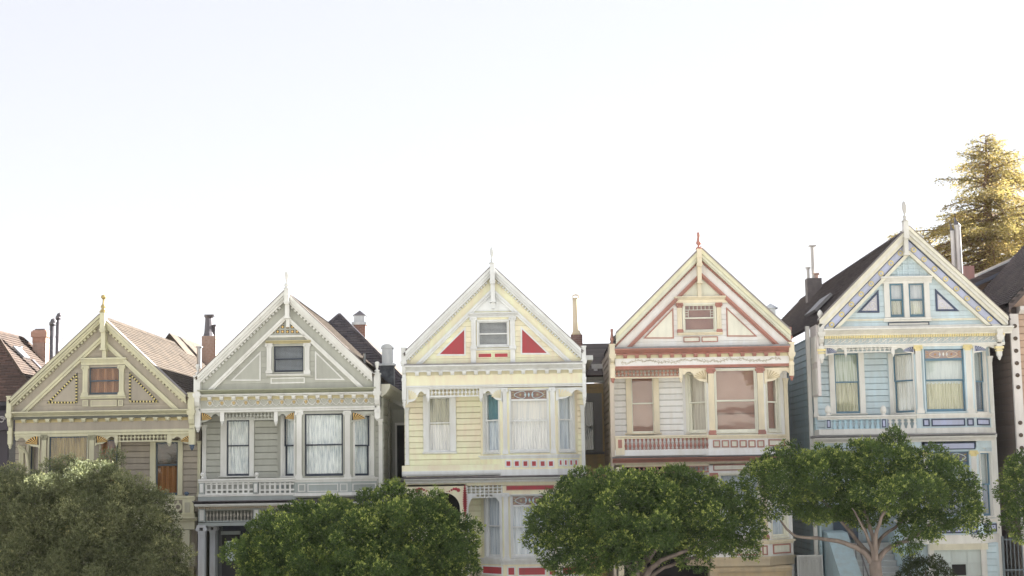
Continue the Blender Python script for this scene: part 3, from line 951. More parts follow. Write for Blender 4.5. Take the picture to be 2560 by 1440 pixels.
# =================================================================== HOUSE 2 : grey-green
def house_green():
    wall = paint((176, 177, 167)); trim = WHITE; olive = paint((168, 170, 148))
    tan = paint((206, 194, 150)); grey = paint((168, 176, 174))
    h = House('gabled_house', 'grey green gabled house with white trim and lace curtained windows', 54, .85, None, (503, 958))
    h.crop(460, 660, 3.6)
    gw = (808, 738, 1075, 972)
    gwr = h.rc(h.F, *gw)
    h.gable(716, 729, 971, .955, 218, rake_layers(wall, trim), (24, 31, .155, -.16, trim), 60, wall, gwr)
    gable_window(h, gw, wall, NAVY, [('blind', 0, 1, paint((150, 156, 160), .6))], [(735, 715, 795, 985), (1078, 712, 1137, 985)], colmat=trim, shelf=(730, 686, 1138, 712, tan), sillr=(735, 988, 1135, 1006, trim))
    h.mould('string_moulding', trim, h.F, (765, 640, 1105, 657), .1, STEP)
    h.outline_tri(h.F, [(420, 1052), (692, 1052), (692, 785)], .05, trim, wall, beads=None)
    h.outline_tri(h.F, [(1450, 1045), (1180, 1045), (1180, 780)], .05, trim, wall)
    h.panel(h.F, (780, 1022, 1088, 1075), trim, wall, .04)
    # gilt lattice in the peak
    for row, y in enumerate((609, 566, 525)):
        for x in range(-3 + row, 4 - row):
            cx = 932 + x * 44
            u, z = h.F.uz(*h.q(cx, y))
            a = .052
            o = MB(h.F).box(u - a, u + a, -.02, .01, z - a, z + a).build('lattice_panel', BLACKP, h.root)
            if (x + row) % 2: MB(h.F).box(u - .036, u + .036, -.035, -.018, z - .036, z + .036).build('gilt_square', GOLD, o)
            else: MB(h.F).disc(u, z, -.018, [(.04, 0), (.04, .015), (.01, .02)], 10).build('gilt_boss', GOLD, o)
    h.kingpost((901, 470, 942, 225), 62, 560, trim, 'paddle', .075)
    h.crop(0, 0, 1)
    h.slab('entablature', trim, h.F, (499, 972, 940, 1028), .02, 1.2)
    h.mould('cornice', olive, h.F, (493, 971, 939, 983), .36, CROWN)
    h.mould('cornice_fascia', trim, h.F, (496, 983, 937, 989), .3, STEP)
    h.slab('bracket_band', tan, h.F, (499, 989, 940, 998), -.05, .02)  # tan carries the warm light bounced up under the cornice
    h.brackets(523, 914, 988, 998, 14, trim, wpx=9)
    h.slab('frieze', wall, h.F, (499, 998, 940, 1018), -.06, .02)
    # swag ornament
    a0 = h.F.uz(511, 1007)[0]; a1 = h.F.uz(931, 1007)[0]; z = h.F.uz(716, 1004)[1]
    g = (a1 - a0) / 14; first = None
    for i in range(14):
        x = a0 + g * i
        if first is None:
            q = MB(h.F)
            q.tube([(x + g * .5 + .09 * math.cos(t), -.075, z - .03 + .085 * math.sin(t)) for t in [k * .5236 for k in range(13)]], .013, 5)
            q.tube([(x + g * .5 + .1 + (g - .2) * t, -.075, z - .04 - .09 * math.sin(math.pi * t)) for t in [k / 8 for k in range(9)]], .012, 5)
            q.tube([(x + g * .9 + .05 * math.cos(t), -.075, z + .06 + .035 * math.sin(t)) for t in [k * .5 for k in range(10)]], .009, 5)
            o1 = q.build('swag', trim, h.root)
            q = MB(h.F)
            for k in range(5):
                a = math.radians(50 + 20 * k)
                q.tube([(x + g * .5, -.078, z - .08), (x + g * .5 + .1 * math.cos(a), -.078, z - .08 + .13 * math.sin(a))], .012, 4)
            o2 = q.build('gilt_palmette', paint((208, 184, 132)), o1)
            first = (o1, o2)
        else:
            c = copy(first[0], h.root, (x - a0, 0, 0)); copy(first[1], c, (x - a0, 0, 0))
    h.mould('frieze_moulding', trim, h.F, (497, 1018, 941, 1028), .1, STEP)
    h.crop(460, 960, 3)
    for r, yb, yp, hh in (((72, 0 - 55, 118, 70), 205, 362, .36), ((1422, -75, 1468, 52), 190, 275, .36)):
        h.corner((r[0], r[1], r[2], r[3]), yb, yp, trim, ('paddle', .42, .08))
    h.fan(h.F, (120, 206, 272, 300), 'L', wall, GOLD, BLACKP)
    h.drop(h.F, (270, 203, 300, 312), trim)
    h.spindles(h.F, (303, 206, 672, 270), 14, wall, wall)
    h.drop(h.F, (674, 203, 702, 312), trim)
    h.fan(h.F, (704, 206, 838, 292), 'R', wall, GOLD, BLACKP)
    h.fan(h.F, (1250, 205, 1436, 295), 'L', wall, GOLD, BLACKP)
    B = h.bay(840, 1250, 700, 1440, 203, 850, wall)
    cv = [('curtain', 0, 1, LACE)]
    h.bay_face(B, 'f', (905, 222, 1195, 690), casing=wall, sash=NAVY, cover=cv, cw=(.04, .04), head=.04, st=.055)
    h.bay_face(B, 'l', (748, 235, 832, 690), casing=trim, sash=NAVY, cover=cv, cw=(.12, .04), head=.04)
    h.bay_face(B, 'r', (1275, 235, 1395, 688), casing=trim, sash=NAVY, cover=cv, cw=(.05, .14), head=.04)
    h.pilaster(h.F, (836, 203, 890, 712), trim, ionic=True)
    h.pilaster(h.F, (1198, 200, 1252, 710), trim)
    Z = lambda y: h.zpx(h.F, 1040, y)
    h.bay_ring(B, 'bay_sill', trim, Z(735), Z(703), .09, [(1, .45, 0), (.5, 1, .45)])
    h.bay_ring(B, 'bay_apron', grey, Z(815), Z(735), .03)
    h.bay_ring(B, 'bay_base_moulding', trim, Z(838), Z(815), .08)
    f = B['f']; Wd = -.035
    for r in ((857, 750, 912, 808), (928, 748, 1158, 808), (1170, 746, 1228, 806)):
        h.panel(f, r, trim, grey, .035, w=Wd)
    h.panel(B['r'], (1257, 745, 1432, 802), trim, grey, .035, w=Wd)
    # recessed wall
    wr = h.rc(h.R, 320, 270, 492, 690)
    z0 = h.zpx(h.R, 500, 850); z1 = h.zpx(h.R, 500, 190)
    rw = h.wall('recess_wall', wall, h.R, h.x0 + .05, B['plan'][2] + .1, z0, z1, .32, .42)
    h.siding(h.R, h.x0 + .05, B['plan'][2] + .1, z0, z1, .228, wall, rw, [wr])
    h.window(h.R, wr, trim, NAVY, .46, [('curtain', 0, 1, LACE)], cw=(.21, .17), head=.1, px=False, sill=.05, depth=-.02)
    rw2 = h.wall('recess_wall', wall, h.R, B['plan'][3] - .1, h.x1 - .05, z0 - .8, z1, .32, .42)
    h.siding(h.R, B['plan'][3] - .1, h.x1 - .05, z0, z1, .228, wall, rw2)
    for r in ((130, 306, 170, 712), (1455, 262, 1492, 845)):
        h.pilaster(h.R, r, trim, w=-.06, ribs=2, ionic=False, base_h=.1)
    # balcony
    h.mould('balcony_rail', trim, h.F, (105, 708, 838, 737), .12, STEP, back=.1)
    h.slab('balcony_floor', grey, h.F, (105, 826, 838, 872), .0, .95)
    h.mould('balcony_base', trim, h.F, (105, 822, 838, 840), .05, STEP, back=.1)
    for r, xb in (((112, 737, 152, 826), 140), ((518, 735, 556, 824), 545)):
        p = h.slab('balcony_post', grey, h.F, r, -.05, .1)
        u0, u1, zz0, zz1 = h.rc(h.F, r[0] + 8, r[1] + 12, r[2] - 8, r[3] - 12, -.05)
        MB(h.F).box(u0, u1, -.065, -.049, zz0, zz1).build('panel_field', trim, p)
        h.balls(h.F, xb, 660, 710, .085, trim, 'ball', w=.03, parent=p)
    for a, b, n in ((158, 516, 9), (562, 826, 7)):
        u0, u1, zz0, zz1 = h.rc(h.F, a, 738, b, 826)
        g = (u1 - u0) / n; first = None; H = zz1 - zz0
        for i in range(n):
            x = u0 + g * i
            if first is None:
                first = MB(h.F).box(x, x + g * .36, 0, .04, zz0, zz1).box(x + g * .36, x + g, .003, .037, zz0 + H * .30, zz0 + H * .44).box(x + g * .36, x + g, .003, .037, zz0 + H * .80, zz0 + H * .92).box(x + g * .36, x + g, .003, .037, zz0, zz0 + H * .1).build('fretwork_slat', trim, h.root)
            else: copy(first, h.root, (x - u0, 0, 0 if i % 2 == 0 else -.0))
    # porch
    h.mould('porch_gutter', METALD, h.F, (60, 868, 1470, 892), .42, CROWN, back=.4)
    h.mould('porch_cornice', trim, h.F, (75, 892, 1462, 912), .34, STEP, back=.4)
    h.dentils(h.F, (105, 912, 1455, 926), .07, paint((206, 186, 160)), .12, 0)
    h.slab('porch_beam', wall, h.F, (105, 912, 1455, 938), 0, .25)
    h.slab('porch_beam', grey, h.F, (105, 1032, 1455, 1056), -.02, .25)
    for r in ((108, 936, 158, 1036), (518, 934, 566, 1034)):
        p = h.slab('porch_post', grey, h.F, r, -.04, .2)
        u0, u1, zz0, zz1 = h.rc(h.F, r[0] + 10, r[1] + 10, r[2] - 10, r[3] - 12, -.04)
        MB(h.F).box(u0, u1, -.055, -.039, zz0, zz1).build('panel_field', trim, p)
    sp = paint((196, 190, 178))
    h.spindles(h.F, (158, 938, 518, 1034), 14, sp, grey, 'drop_spindle', cross=False, w=.05)
    h.spindles(h.F, (566, 936, 850, 1032), 11, sp, grey, 'drop_spindle', cross=False, w=.05)
    for r in ((98, 1058, 160, 1500), (163, 1058, 216, 1500), (503, 1056, 556, 1500)):
        u0, u1, zz0, zz1 = h.rc(h.F, *r)
        ww = .0 if r[0] != 163 else .5
        mb = MB(h.F).box(u0 + .03, u1 - .03, ww, ww + .3, h.zg, zz1 - .3)
        g = (u1 - u0 - .06) / 5
        for k in range(5): mb.box(u0 + .03 + g * (k + .2), u0 + .03 + g * (k + .8), ww - .015, ww + .002, h.zg + .4, zz1 - .34)
        o = mb.build('porch_column', paint((206, 208, 212)), h.root)
        c = MB(h.F).box(u0 - .02, u1 + .02, ww - .05, ww + .33, zz1 - .09, zz1).box(u0 + .02, u1 - .02, ww - .02, ww + .3, zz1 - .3, zz1 - .2)
        for sg in (-1, 1): c.disc((u0 + u1) / 2 + sg * (u1 - u0) * .44, zz1 - .15, ww + .0, [(.075, -.3), (.075, .05), (.03, .06), (.005, .07)], 10)
        c.build('capital', paint((206, 208, 212)), o)
    h.slab('porch_wall', grey, h.F, (216, 1050, 250, 1600), 1.0, 1.1); h.slab('porch_wall', paint((92, 96, 98)), h.F, (245, 1050, 284, 1600), 1.45, 1.55)  # second strip is toned darker to paint in the doorway's shade
    h.slab('porch_wall', NAVY, h.F, (282, 1050, 700, 1600), 1.55, 1.65)  # back wall painted dark to stand in for shade inside the porch
    d = h.slab('front_door', paint((38, 38, 42)), h.F, (284, 1130, 420, 1560), 1.42, 1.5)
    u0, u1, zz0, zz1 = h.rc(h.F, 312, 1175, 400, 1330, 1.42)
    MB(h.F).box(u0, u1, 1.405, 1.42, zz0, zz1).build('pane', GLASS, d)
    MB(h.F).box(u0, u1, 1.408, 1.419, zz0 + .01, zz1 - .01).build('door_curtain', SHEER, d)
    h.slab('porch_shade_ceiling', grey, h.F, (105, 1040, 1455, 1050), .25, 1.6); h.slab('porch_wall', grey, h.F, (690, 1050, 715, 1600), .3, 1.6)  # ceiling and side wall added to keep light out of the porch
    h.slab('porch_lintel', grey, h.F, (276, 1104, 420, 1130), 1.42, 1.55)
    h.slab('lower_wall', wall, h.F, (700, 938, 1462, 1700), .05, .8)
    h.body(wall, 15, h.zpx(h.R, 1480, 75), 'r', .3, side_mat=wall, zmin=h.zg, split=h.zpx(h.F, 700, 1040))
    ro = h.roof(SH_TAN, 16, .2)
    # gutter along the right eave, corner board further back
    xg = h.x1; zg = h.zpx(h.R, 1490, 60)
    MB().loops([(xg, h.Yf + .2, zg + .25), (xg + .32, h.Yf + .2, zg + .25), (xg + .32, h.Yf + .2, zg + .12), (xg + .16, h.Yf + .2, zg - .1), (xg, h.Yf + .2, zg - .2)],
               [(xg, h.Yf + 15, zg + .25), (xg + .32, h.Yf + 15, zg + .25), (xg + .32, h.Yf + 15, zg + .12), (xg + .16, h.Yf + 15, zg - .1), (xg, h.Yf + 15, zg - .2)]).build('side_cornice', paint((214, 212, 196)), h.root)
    MB().box(xg - .02, xg + .06, h.Yf + 2.6, h.Yf + 2.9, h.zg, zg).build('corner_board', paint((150, 148, 140)), h.root)
    # projecting side bay further back: siding and a dark window, seen down the gap
    MB().box(xg, xg + .75, h.Yf + 4.2, h.Yf + 8, h.zg, zg - .5).build('side_bay', wall, h.root)
    MB().box(xg + .12, xg + .62, h.Yf + 4.13, h.Yf + 4.22, zg - 3.2, zg - 1.0).build('side_window', trim, h.root)
    MB().box(xg + .2, xg + .54, h.Yf + 4.11, h.Yf + 4.14, zg - 3.1, zg - 1.1).build('side_pane', DARK, h.root)
    # rear hip roof and the chimneys standing on it
    Y1 = h.Yf + 8
    def V(x, y, Y): a, b = U(x, y, Y); return (a, Y, b)
    ap = V(849, 787, Y1 + 3); L0 = V(735, 955, Y1); R0 = V(1015, 985, Y1)
    zr = L0[2]
    mb = MB()
    bx = (ap[0], h.Yf + 20, ap[2])
    L0 = (ap[0] - 3.4, Y1, zr - .4); R0 = (ap[0] + 3.4, Y1, zr - .4); L1 = (L0[0], h.Yf + 20, zr - .4); R1 = (R0[0], h.Yf + 20, zr - .4)
    k = 0; mb.v += [L0, R0, R1, L1, ap, bx]
    mb.f += [(0, 1, 4), (1, 2, 5, 4), (3, 0, 4, 5), (2, 3, 5), (0, 3, 2, 1)]
    rr = mb.build('rear_roof', SH_TAN, h.root)
    nc = 30; mb = MB()
    for i in range(nc):
        t0, t1 = i / nc, min(1, (i + 1.15) / nc)
        P = []
        for t, e in ((t1, 0.0), (t0, .035)):
            for s0, e0 in ((L0, ap), (R0, ap)):
                P.append(tuple(s0[j] + (e0[j] - s0[j]) * t + (0, -.7 * e - .004, .7 * e)[j] for j in range(3)))
        k = len(mb.v); mb.v += P; mb.f.append((k + 2, k + 3, k + 1, k))
        mb.v += [(p[0], p[1] + .03, p[2] - .03) for p in P[2:]]; mb.f.append((k + 2, k + 4, k + 5, k + 3))
    q = mb.build('shingle_courses', SH_DARK, rr); q['kind'] = 'stuff'
    for e0 in (L0, R0):
        q = MB().tube([tuple(e0[j] + (ap[j] - e0[j]) * t for j in range(3)) for t in (0, .5, 1)], .09, 6).build('hip_ridge', SH_DARK, rr)
    Yc = h.Yf + 13
    X, z = U(900, 845, Yc); _, z0c = U(900, 870, Yc); _, ztop = U(900, 812, Yc); _, zc = U(900, 790, Yc); _, zp = U(900, 776, Yc)
    cs = brick_stack(rr, X, Yc, .52, .5, z0c - .9, ztop - .02, BRICKD)
    MB().box(X - .33, X + .33, Yc - .33, Yc + .33, ztop - .02, ztop + .1).build('chimney_cap', METAL, cs)
    MB().box(X - .24, X + .24, Yc - .24, Yc + .24, ztop + .1, zc).build('flue', METAL, cs)
    q = MB(); q.v += [(X - .29, Yc - .29, zc), (X + .29, Yc - .29, zc), (X + .29, Yc + .29, zc), (X - .29, Yc + .29, zc), (X, Yc, zp)]
    q.f += [(0, 1, 4), (1, 2, 4), (2, 3, 4), (3, 0, 4), (3, 2, 1, 0)]; q.build('flue_hood', METALD, cs)
    Yv = h.Yf + 5.5
    X, z1 = U(969, 915, Yv); _, z0 = U(969, 985, Yv); _, z2 = U(969, 872, Yv); _, z3 = U(969, 861, Yv)
    cs = MB().box(X - .26, X + .26, Yv - .25, Yv + .25, z0 - .5, z1).build('chimney', noisy('sooty_slate', (70, 74, 80), (120, 124, 128), 4, .6), h.root)
    MB().box(X - .3, X + .3, Yv - .3, Yv + .3, z1, z1 + .08).box(X - .2, X + .2, Yv - .22, Yv + .22, z1 + .08, z2).build('flue', METAL, cs)
    q = MB(); pr = [(X + .24 * math.cos(a), z2 + (z3 - z2) * math.sin(a)) for a in [math.pi * k / 10 for k in range(11)]]
    q.prism(pr, Yv - .26, Yv + .26).build('flue_hood', METAL, cs)
    Yv = h.Yf + 3; X, z0 = U(911, 905, Yv); _, z1 = U(911, 884, Yv)
    MB().lathe(X, Yv, [(.05, z0 - .3), (.05, z1)], 8).build('vent_pipe', METAL, ro)

# =================================================================== HOUSE 1 : taupe
def house_taupe():
    wall = paint((166, 156, 141)); trim = paint((206, 202, 172)); dk = paint((96, 98, 88))
    sash = paint((76, 90, 100))
    h = House('gabled_house', 'taupe gabled house with pale olive trim and dotted triangle panels', 54, .85, None, (36, 500))
    h.crop(0, 720, 2)
    gw = (445, 396, 598, 532)
    h.gable(255.5, 789, 1026, .938, 219, rake_layers(wall, trim, v=(0, 8, 15, 21, 53, 61, 68)), (21, 28, .155, -.16, trim), 55, wall, h.rc(h.F, *gw))
    gable_window(h, gw, wall, sash, [('shutter', 0, 1, WOODS)], [(408, 388, 442, 538), (590, 386, 624, 536)], colmat=trim, shelf=(400, 348, 628, 382, trim), sillr=(400, 536, 626, 552, trim))
    for r in ((414, 560, 442, 592), (455, 560, 585, 592), (592, 559, 616, 590)): h.panel(h.F, r, trim, paint((190, 182, 160)), .03, w=-.02)
    YB = paint((222, 206, 132)); 
    h.outline_tri(h.F, [(234, 577), (388, 577), (388, 422)], .06, dk, wall, beads=(YB, BLACKP, .055))
    h.outline_tri(h.F, [(797, 572), (647, 572), (647, 420)], .06, dk, wall, beads=(YB, BLACKP, .055))
    h.kingpost((498, 300, 522, 122), 32, 345, trim, 'ball_rod', .085, noisy('finial_brass', (196, 170, 100), (150, 140, 110), 10, .4, .3))
    h.crop(0, 0, 1)
    h.slab('entablature', trim, h.F, (38, 1027, 474, 1088), .02, 1.2)
    h.mould('cornice', trim, h.F, (28, 1026, 470, 1039), .36, CROWN)
    h.slab('cornice_dark_board', dk, h.F, (32, 1039, 472, 1046), -.16, .02)  # dark board below the cornice crown
    h.slab('bracket_band', paint((198, 180, 128)), h.F, (38, 1046, 474, 1054), -.05, .02)  # yellow tan paints in the warm glow thrown up from the ground
    h.brackets(58, 448, 1045, 1054, 14, trim, wpx=9)
    h.slab('frieze', wall, h.F, (38, 1054, 474, 1076), -.06, .02)
    h.mould('frieze_moulding', trim, h.F, (36, 1075, 484, 1088), .1, STEP)
    h.crop(0, 720, 2)
    h.corner((32, 545, 55, 628), 715, 806, trim)
    h.corner((938, 528, 970, 612), 705, 812, trim, pmat=BLUEGREY)
    for r, sd in (((75, 733, 202, 806), None), ((474, 732, 585, 790), 'L'), ((858, 730, 968, 790), 'R')):
        if sd: h.fan(h.F, r, sd, trim, GOLD, BLACKP)
    h.fan(h.F, (75, 733, 200, 806), 'R', trim, GOLD, BLACKP)
    h.spindles(h.F, (588, 724, 834, 768), 13, trim, trim)
    h.drop(h.F, (834, 722, 858, 792), trim)
    h.drop(h.F, (572, 724, 588, 792), trim)
    B = h.bay(205, 470, 120, 605, 733, 1100, wall)
    curt_reflection = cloth((166, 142, 84), (112, 94, 56))  # golden brown paints in the olive-gold reflection seen on the panes
    h.bay_face(B, 'f', (243, 742, 437, 1090), casing=trim, sash=sash, cover=[('curtain', 0, 1, curt_reflection)], cw=(.03, .03), head=.02, meet=.47)
    h.bay_face(B, 'l', (148, 765, 196, 1090), casing=trim, sash=sash, cover=[('curtain', 0, 1, cloth((150, 140, 130), (110, 100, 96)))], cw=(.1, .03), head=.03)
    h.bay_face(B, 'r', (496, 757, 590, 1090), casing=trim, sash=sash, cover=[('shutter', 0, 1, WOODS)], cw=(.03, .06), head=.03)
    h.pilaster(h.F, (202, 733, 232, 1090), trim, cap=paint((150, 148, 122)))
    h.pilaster(h.F, (440, 733, 472, 1090), trim, cap=paint((150, 148, 122)))
    z0, z1 = h.zpx(h.R, 800, 1120), h.zpx(h.R, 800, 725)
    wr = h.rc(h.R, 778, 770, 891, 1037)
    rw = h.wall('recess_wall', wall, h.R, B['plan'][3] - .1, h.x1 - .05, z0, z1, .32, .42)
    h.siding(h.R, B['plan'][3] - .1, h.x1 - .05, z0, z1, .218, wall, rw, [wr])
    h.window(h.R, wr, trim, sash, .43, [('dark', 0, .43, noisy('dim_room', (88, 66, 48), (48, 42, 40), 2.5, .8)), ('shutter', .43, 1, WOODS)], cw=(.19, .17), head=.05, px=False, sill=.06, depth=-.02, st=.06)
    rw2 = h.wall('recess_wall', wall, h.R, h.x0 + .05, B['plan'][2] + .1, z0, z1, .32, .42)
    h.siding(h.R, h.x0 + .05, B['plan'][2] + .1, z0, z1, .218, wall, rw2)
    h.pilaster(h.R, (984, 765, 1004, 1045), trim, w=-.06, ribs=2, ionic=False)
    h.pilaster(h.R, (88, 790, 122, 1045), trim, w=-.06, ribs=2, ionic=False)
    # corner brace under the left overhang
    u, z = h.F.uz(*h.q(100, 785))
    MB(h.F).tube([(u - .12, .15, z - .02), (u + .02, .25, z - .1), (u + .12, .38, z - .3), (u + .15, .5, z - .75)], .06, 8).build('corner_brace', trim, h.root)
    # balcony
    h.mould('balcony_rail', trim, h.F, (600, 1042, 972, 1062), .1, STEP, back=.1)
    h.slab('balcony_floor', trim, h.F, (600, 1128, 972, 1150), 0, .95)
    p = h.slab('balcony_post', trim, h.F, (912, 1060, 968, 1130), -.06, .12)
    u0, u1, a0, a1 = h.rc(h.F, 924, 1072, 950, 1122, -.06); MB(h.F).box(u0, u1, -.075, -.059, a0, a1).build('panel_field', paint((176, 172, 152)), p)
    h.balls(h.F, 933, 1018, 1044, .09, BLUEGREY, 'ball', w=.02, parent=p)
    u0, u1, a0, a1 = h.rc(h.F, 640, 1064, 912, 1130)
    n = 6; g = (u1 - u0) / n; first = None; H = a1 - a0; zc = (a0 + a1) / 2
    for i in range(n):
        x = u0 + g * i
        if first is None:
            mb = MB(h.F)
            for k in range(16):
                t0, t1 = k * math.pi / 8, (k + 1) * math.pi / 8
                R0, R1 = g * .26, g * .44
                mb.prism([(x + g / 2 + R0 * math.cos(t0), zc + R0 * math.sin(t0)), (x + g / 2 + R1 * math.cos(t0), zc + R1 * math.sin(t0)), (x + g / 2 + R1 * math.cos(t1), zc + R1 * math.sin(t1)), (x + g / 2 + R0 * math.cos(t1), zc + R0 * math.sin(t1))], 0, .04)
            mb.box(x - .03, x + .03, .002, .038, a0, a1).box(x + .03, x + g * .08, .004, .036, zc - .03, zc + .03).box(x + g / 2 - .03, x + g / 2 + .03, .003, .039, zc + g * .43, a1).box(x + g / 2 - .03, x + g / 2 + .03, .003, .039, a0, zc - g * .43)
            first = mb.build('fretwork_ring', trim, h.root)
        else: copy(first, h.root, (x - u0, 0, 0))
    # porch below
    h.mould('porch_cornice', trim, h.F, (560, 1150, 976, 1168), .25, CROWN, back=.3)
    h.slab('porch_beam', trim, h.F, (560, 1168, 972, 1210), 0, .3)
    h.slab('porch_pier', trim, h.F, (908, 1210, 946, 1420), -.02, .3)
    h.slab('porch_pier_base', paint((150, 140, 104)), h.F, (900, 1395, 966, 1520), -.08, .35)
    h.slab('porch_wall', wall, h.F, (940, 1168, 984, 1560), .5, .7)
    a = MB(h.F); u0, u1, a0, a1 = h.rc(h.F, 950, 1270, 976, 1400, .5)
    pr = [(u0, a0), (u1, a0)] + [((u0 + u1) / 2 + (u1 - u0) / 2 * math.cos(t), a1 - .2 + .2 * math.sin(t)) for t in [k * math.pi / 8 for k in range(9)]]
    a.prism(pr, .46, .5).build('porch_niche', paint((196, 192, 168)), h.root)
    h.slab('lower_wall', wall, h.F, (72, 1090, 600, 1700), .05, 1.0)
    h.slab('lower_wall', wall, h.F, (600, 1210, 972, 1700), 1.2, 1.4)
    h.body(wall, 20, h.zpx(h.R, 500, 640), '', .22)
    ro = h.roof(SH_TAN, 24, .1)
    # dormer, chimney and pipes on the right slope
    Yc = h.Yf + 13.5
    X, z = U(525, 845, Yc); _, z1 = U(525, 841, Yc); _, z0 = U(525, 880, Yc)
    cs = brick_stack(ro, X, Yc, .62, .55, z0 - .7, z1, BRICK)
    _, z2 = U(525, 790, Yc)
    MB().lathe(X - .05, Yc, [(.26, z1), (.21, z1 + .2), (.17, z2 - .1), (.2, z2 - .06), (.23, z2)], 10).box(X - .22, X + .2, Yc - .2, Yc + .2, z2, z2 + .05).lathe(X + .2, Yc, [(.07, z1), (.07, z1 + .45), (.11, z1 + .47), (.11, z1 + .52)], 8).build('flue', METALD, cs)
    Yv = h.Yf + 9; X, z0 = U(498, 897, Yv); _, z1 = U(498, 866, Yv)
    MB().lathe(X, Yv, [(.1, z0 - .4), (.1, z1 - .06), (.15, z1 - .05), (.15, z1)], 10).build('vent_pipe', METAL, ro)
    X, z0 = U(424, 850, h.Yf + 11); _, z1 = U(424, 832, h.Yf + 11)
    mb = MB(); mb.loops([(X - .5, h.Yf + 11, z0 - .35), (X + .75, h.Yf + 11, z0 - .6), (X - .02, h.Yf + 11, z1)], [(X - .5, h.Yf + 17, z0 - .35), (X + .75, h.Yf + 17, z0 - .6), (X - .02, h.Yf + 17, z1)])
    mb.build('roof_dormer', SH_TAN, ro)

# =================================================================== HOUSE 3 : yellow
def house_yellow():
    wall = paint((251, 234, 202)); trim = paint((226, 228, 228)); red = paint((182, 62, 72))
    h = House('gabled_house', 'yellow gabled house with white trim and red triangle panels', 54, .85, None, (1008, 1466))
    h.crop(980, 600, 4)
    gw = (862, 812, 1160, 1062)
    h.gable(1230.5, 667, 908, .968, 219, rake_layers(wall, trim, v=(0, 9, 17, 24, 54, 62, 69)), (24, 31, .12, -.16, trim), 56, wall, h.rc(h.F, *gw))
    gable_window(h, gw, trim, trim, [('blind', 0, 1, BLINDW)], [(782, 772, 848, 1088), (1172, 768, 1240, 1086)], shelf=(768, 722, 1255, 768, trim), sillr=(782, 1084, 1240, 1100, trim), cw=(.045, .045))
    # white peak boards stand over the yellow ones
    u = h.Xc; zt = h.Za - 66 * KP; zb = h.F.uz(*h.q(1010, 712))[1]
    MB(h.F).prism([(u - (zt - zb) / h.sl, zb), (u + (zt - zb) / h.sl, zb), (u, zt)], -.02, -.003).build('peak_panel', trim, h.root)
    for r in ((788, 1098, 840, 1228), (1184, 1096, 1232, 1224)): h.slab('window_leg', trim, h.F, r, -.08, .0)
    for r in ((858, 1130, 1000, 1180), (1022, 1128, 1164, 1178)): h.panel(h.F, r, wall, red, .025, w=-.02)
    h.outline_tri(h.F, [(440, 1158), (738, 1158), (738, 862)], .055, trim, red)
    h.outline_tri(h.F, [(1586, 1146), (1286, 1146), (1286, 858)], .055, trim, red)
    h.kingpost((981, 600, 1028, 235), 62, 676, trim, 'blade', .055, paint((206, 208, 206)))
    h.crop(0, 0, 1)
    h.slab('entablature', wall, h.F, (1015, 909, 1457, 968), .02, 1.2)
    h.slab('cornice_flashing', FLASH, h.F, (1010, 906.5, 1456, 910), -.37, .02)
    h.mould('cornice', trim, h.F, (1011, 910, 1456, 926), .36, CROWN)
    h.slab('bracket_band', paint((214, 206, 172)), h.F, (1015, 926, 1457, 936), -.05, .02)  # creamy tone holds the warm bounced light from below
    h.brackets(1042, 1426.5, 925.5, 936, 14, trim, wpx=9)
    h.slab('frieze', wall, h.F, (1015, 936, 1457, 961), -.06, .02)
    h.mould('frieze_moulding', trim, h.F, (1012, 961, 1460, 968.5), .1, STEP)
    h.crop(980, 900, 2.667)
    h.corner((60, -76, 91, 8), 120, 322, trim)
    h.corner((1264, -88, 1293, -4), 110, 306, trim)
    pale = paint((238, 222, 170))
    h.fan(h.F, (98, 188, 228, 296), 'L', trim, pale, None)
    h.drop(h.F, (228, 186, 251, 280), trim)
    h.spindles(h.F, (253, 186, 580, 245), 13, trim, trim)
    h.drop(h.F, (581, 186, 606, 280), trim)
    h.fan(h.F, (606, 186, 738, 284), 'R', trim, pale, None)
    h.fan(h.F, (1092, 182, 1284, 272), 'L', trim, pale, None)
    B = h.bay(736, 1092, 592, 1240, 184, 775, wall)
    sh = [('shade', 0, .46, cloth((206, 214, 220), (176, 190, 202))), ('curtain', .4, 1, SHEER)]
    h.bay_face(B, 'f', (788, 196, 1042, 608), casing=trim, sash=trim, cover=[('shade', 0, .4, cloth((226, 222, 214), (206, 206, 204))), ('curtain', .36, 1, SHEERW)], transom=.165, tmat=STAIN, cw=(.03, .03), head=.02, meet=.41, st=.045)
    teal = cloth((120, 160, 168), (90, 134, 146))
    h.bay_face(B, 'l', (624, 222, 716, 615), casing=trim, sash=trim, cover=[('curtain', 0, .46, teal), ('curtain', .44, 1, SHEER)], cw=(.1, .03), head=.03, meet=.46)
    h.bay_face(B, 'r', (1110, 212, 1200, 606), casing=trim, sash=trim, cover=[('curtain', 0, 1, SHEER)], cw=(.03, .1), head=.03, meet=.47)
    h.pilaster(h.F, (734, 186, 772, 628), trim); h.pilaster(h.F, (1052, 182, 1092, 624), trim)
    Z = lambda y: h.zpx(h.F, 915, y)
    h.bay_ring(B, 'bay_sill', trim, Z(656), Z(632), .1, [(1, .4, 0), (.55, 1, .4)])
    h.bay_ring(B, 'bay_apron', wall, Z(728), Z(656), .03)
    h.bay_ring(B, 'bay_base_moulding', trim, Z(770), Z(728), .1)
    for x in (777, 833, 890, 947, 1005, 1060): h.panel(B['f'], (x - 23, 666, x + 22, 716), trim, red, .05, w=-.035)
    for x in (1117, 1151, 1187, 1220): h.panel(B['r'], (x - 13, 660, x + 13, 708), trim, red, .05, w=-.035)
    wr = h.rc(h.R, 246, 250, 390, 612)
    z0, z1 = h.zpx(h.R, 340, 740), h.zpx(h.R, 340, 175)
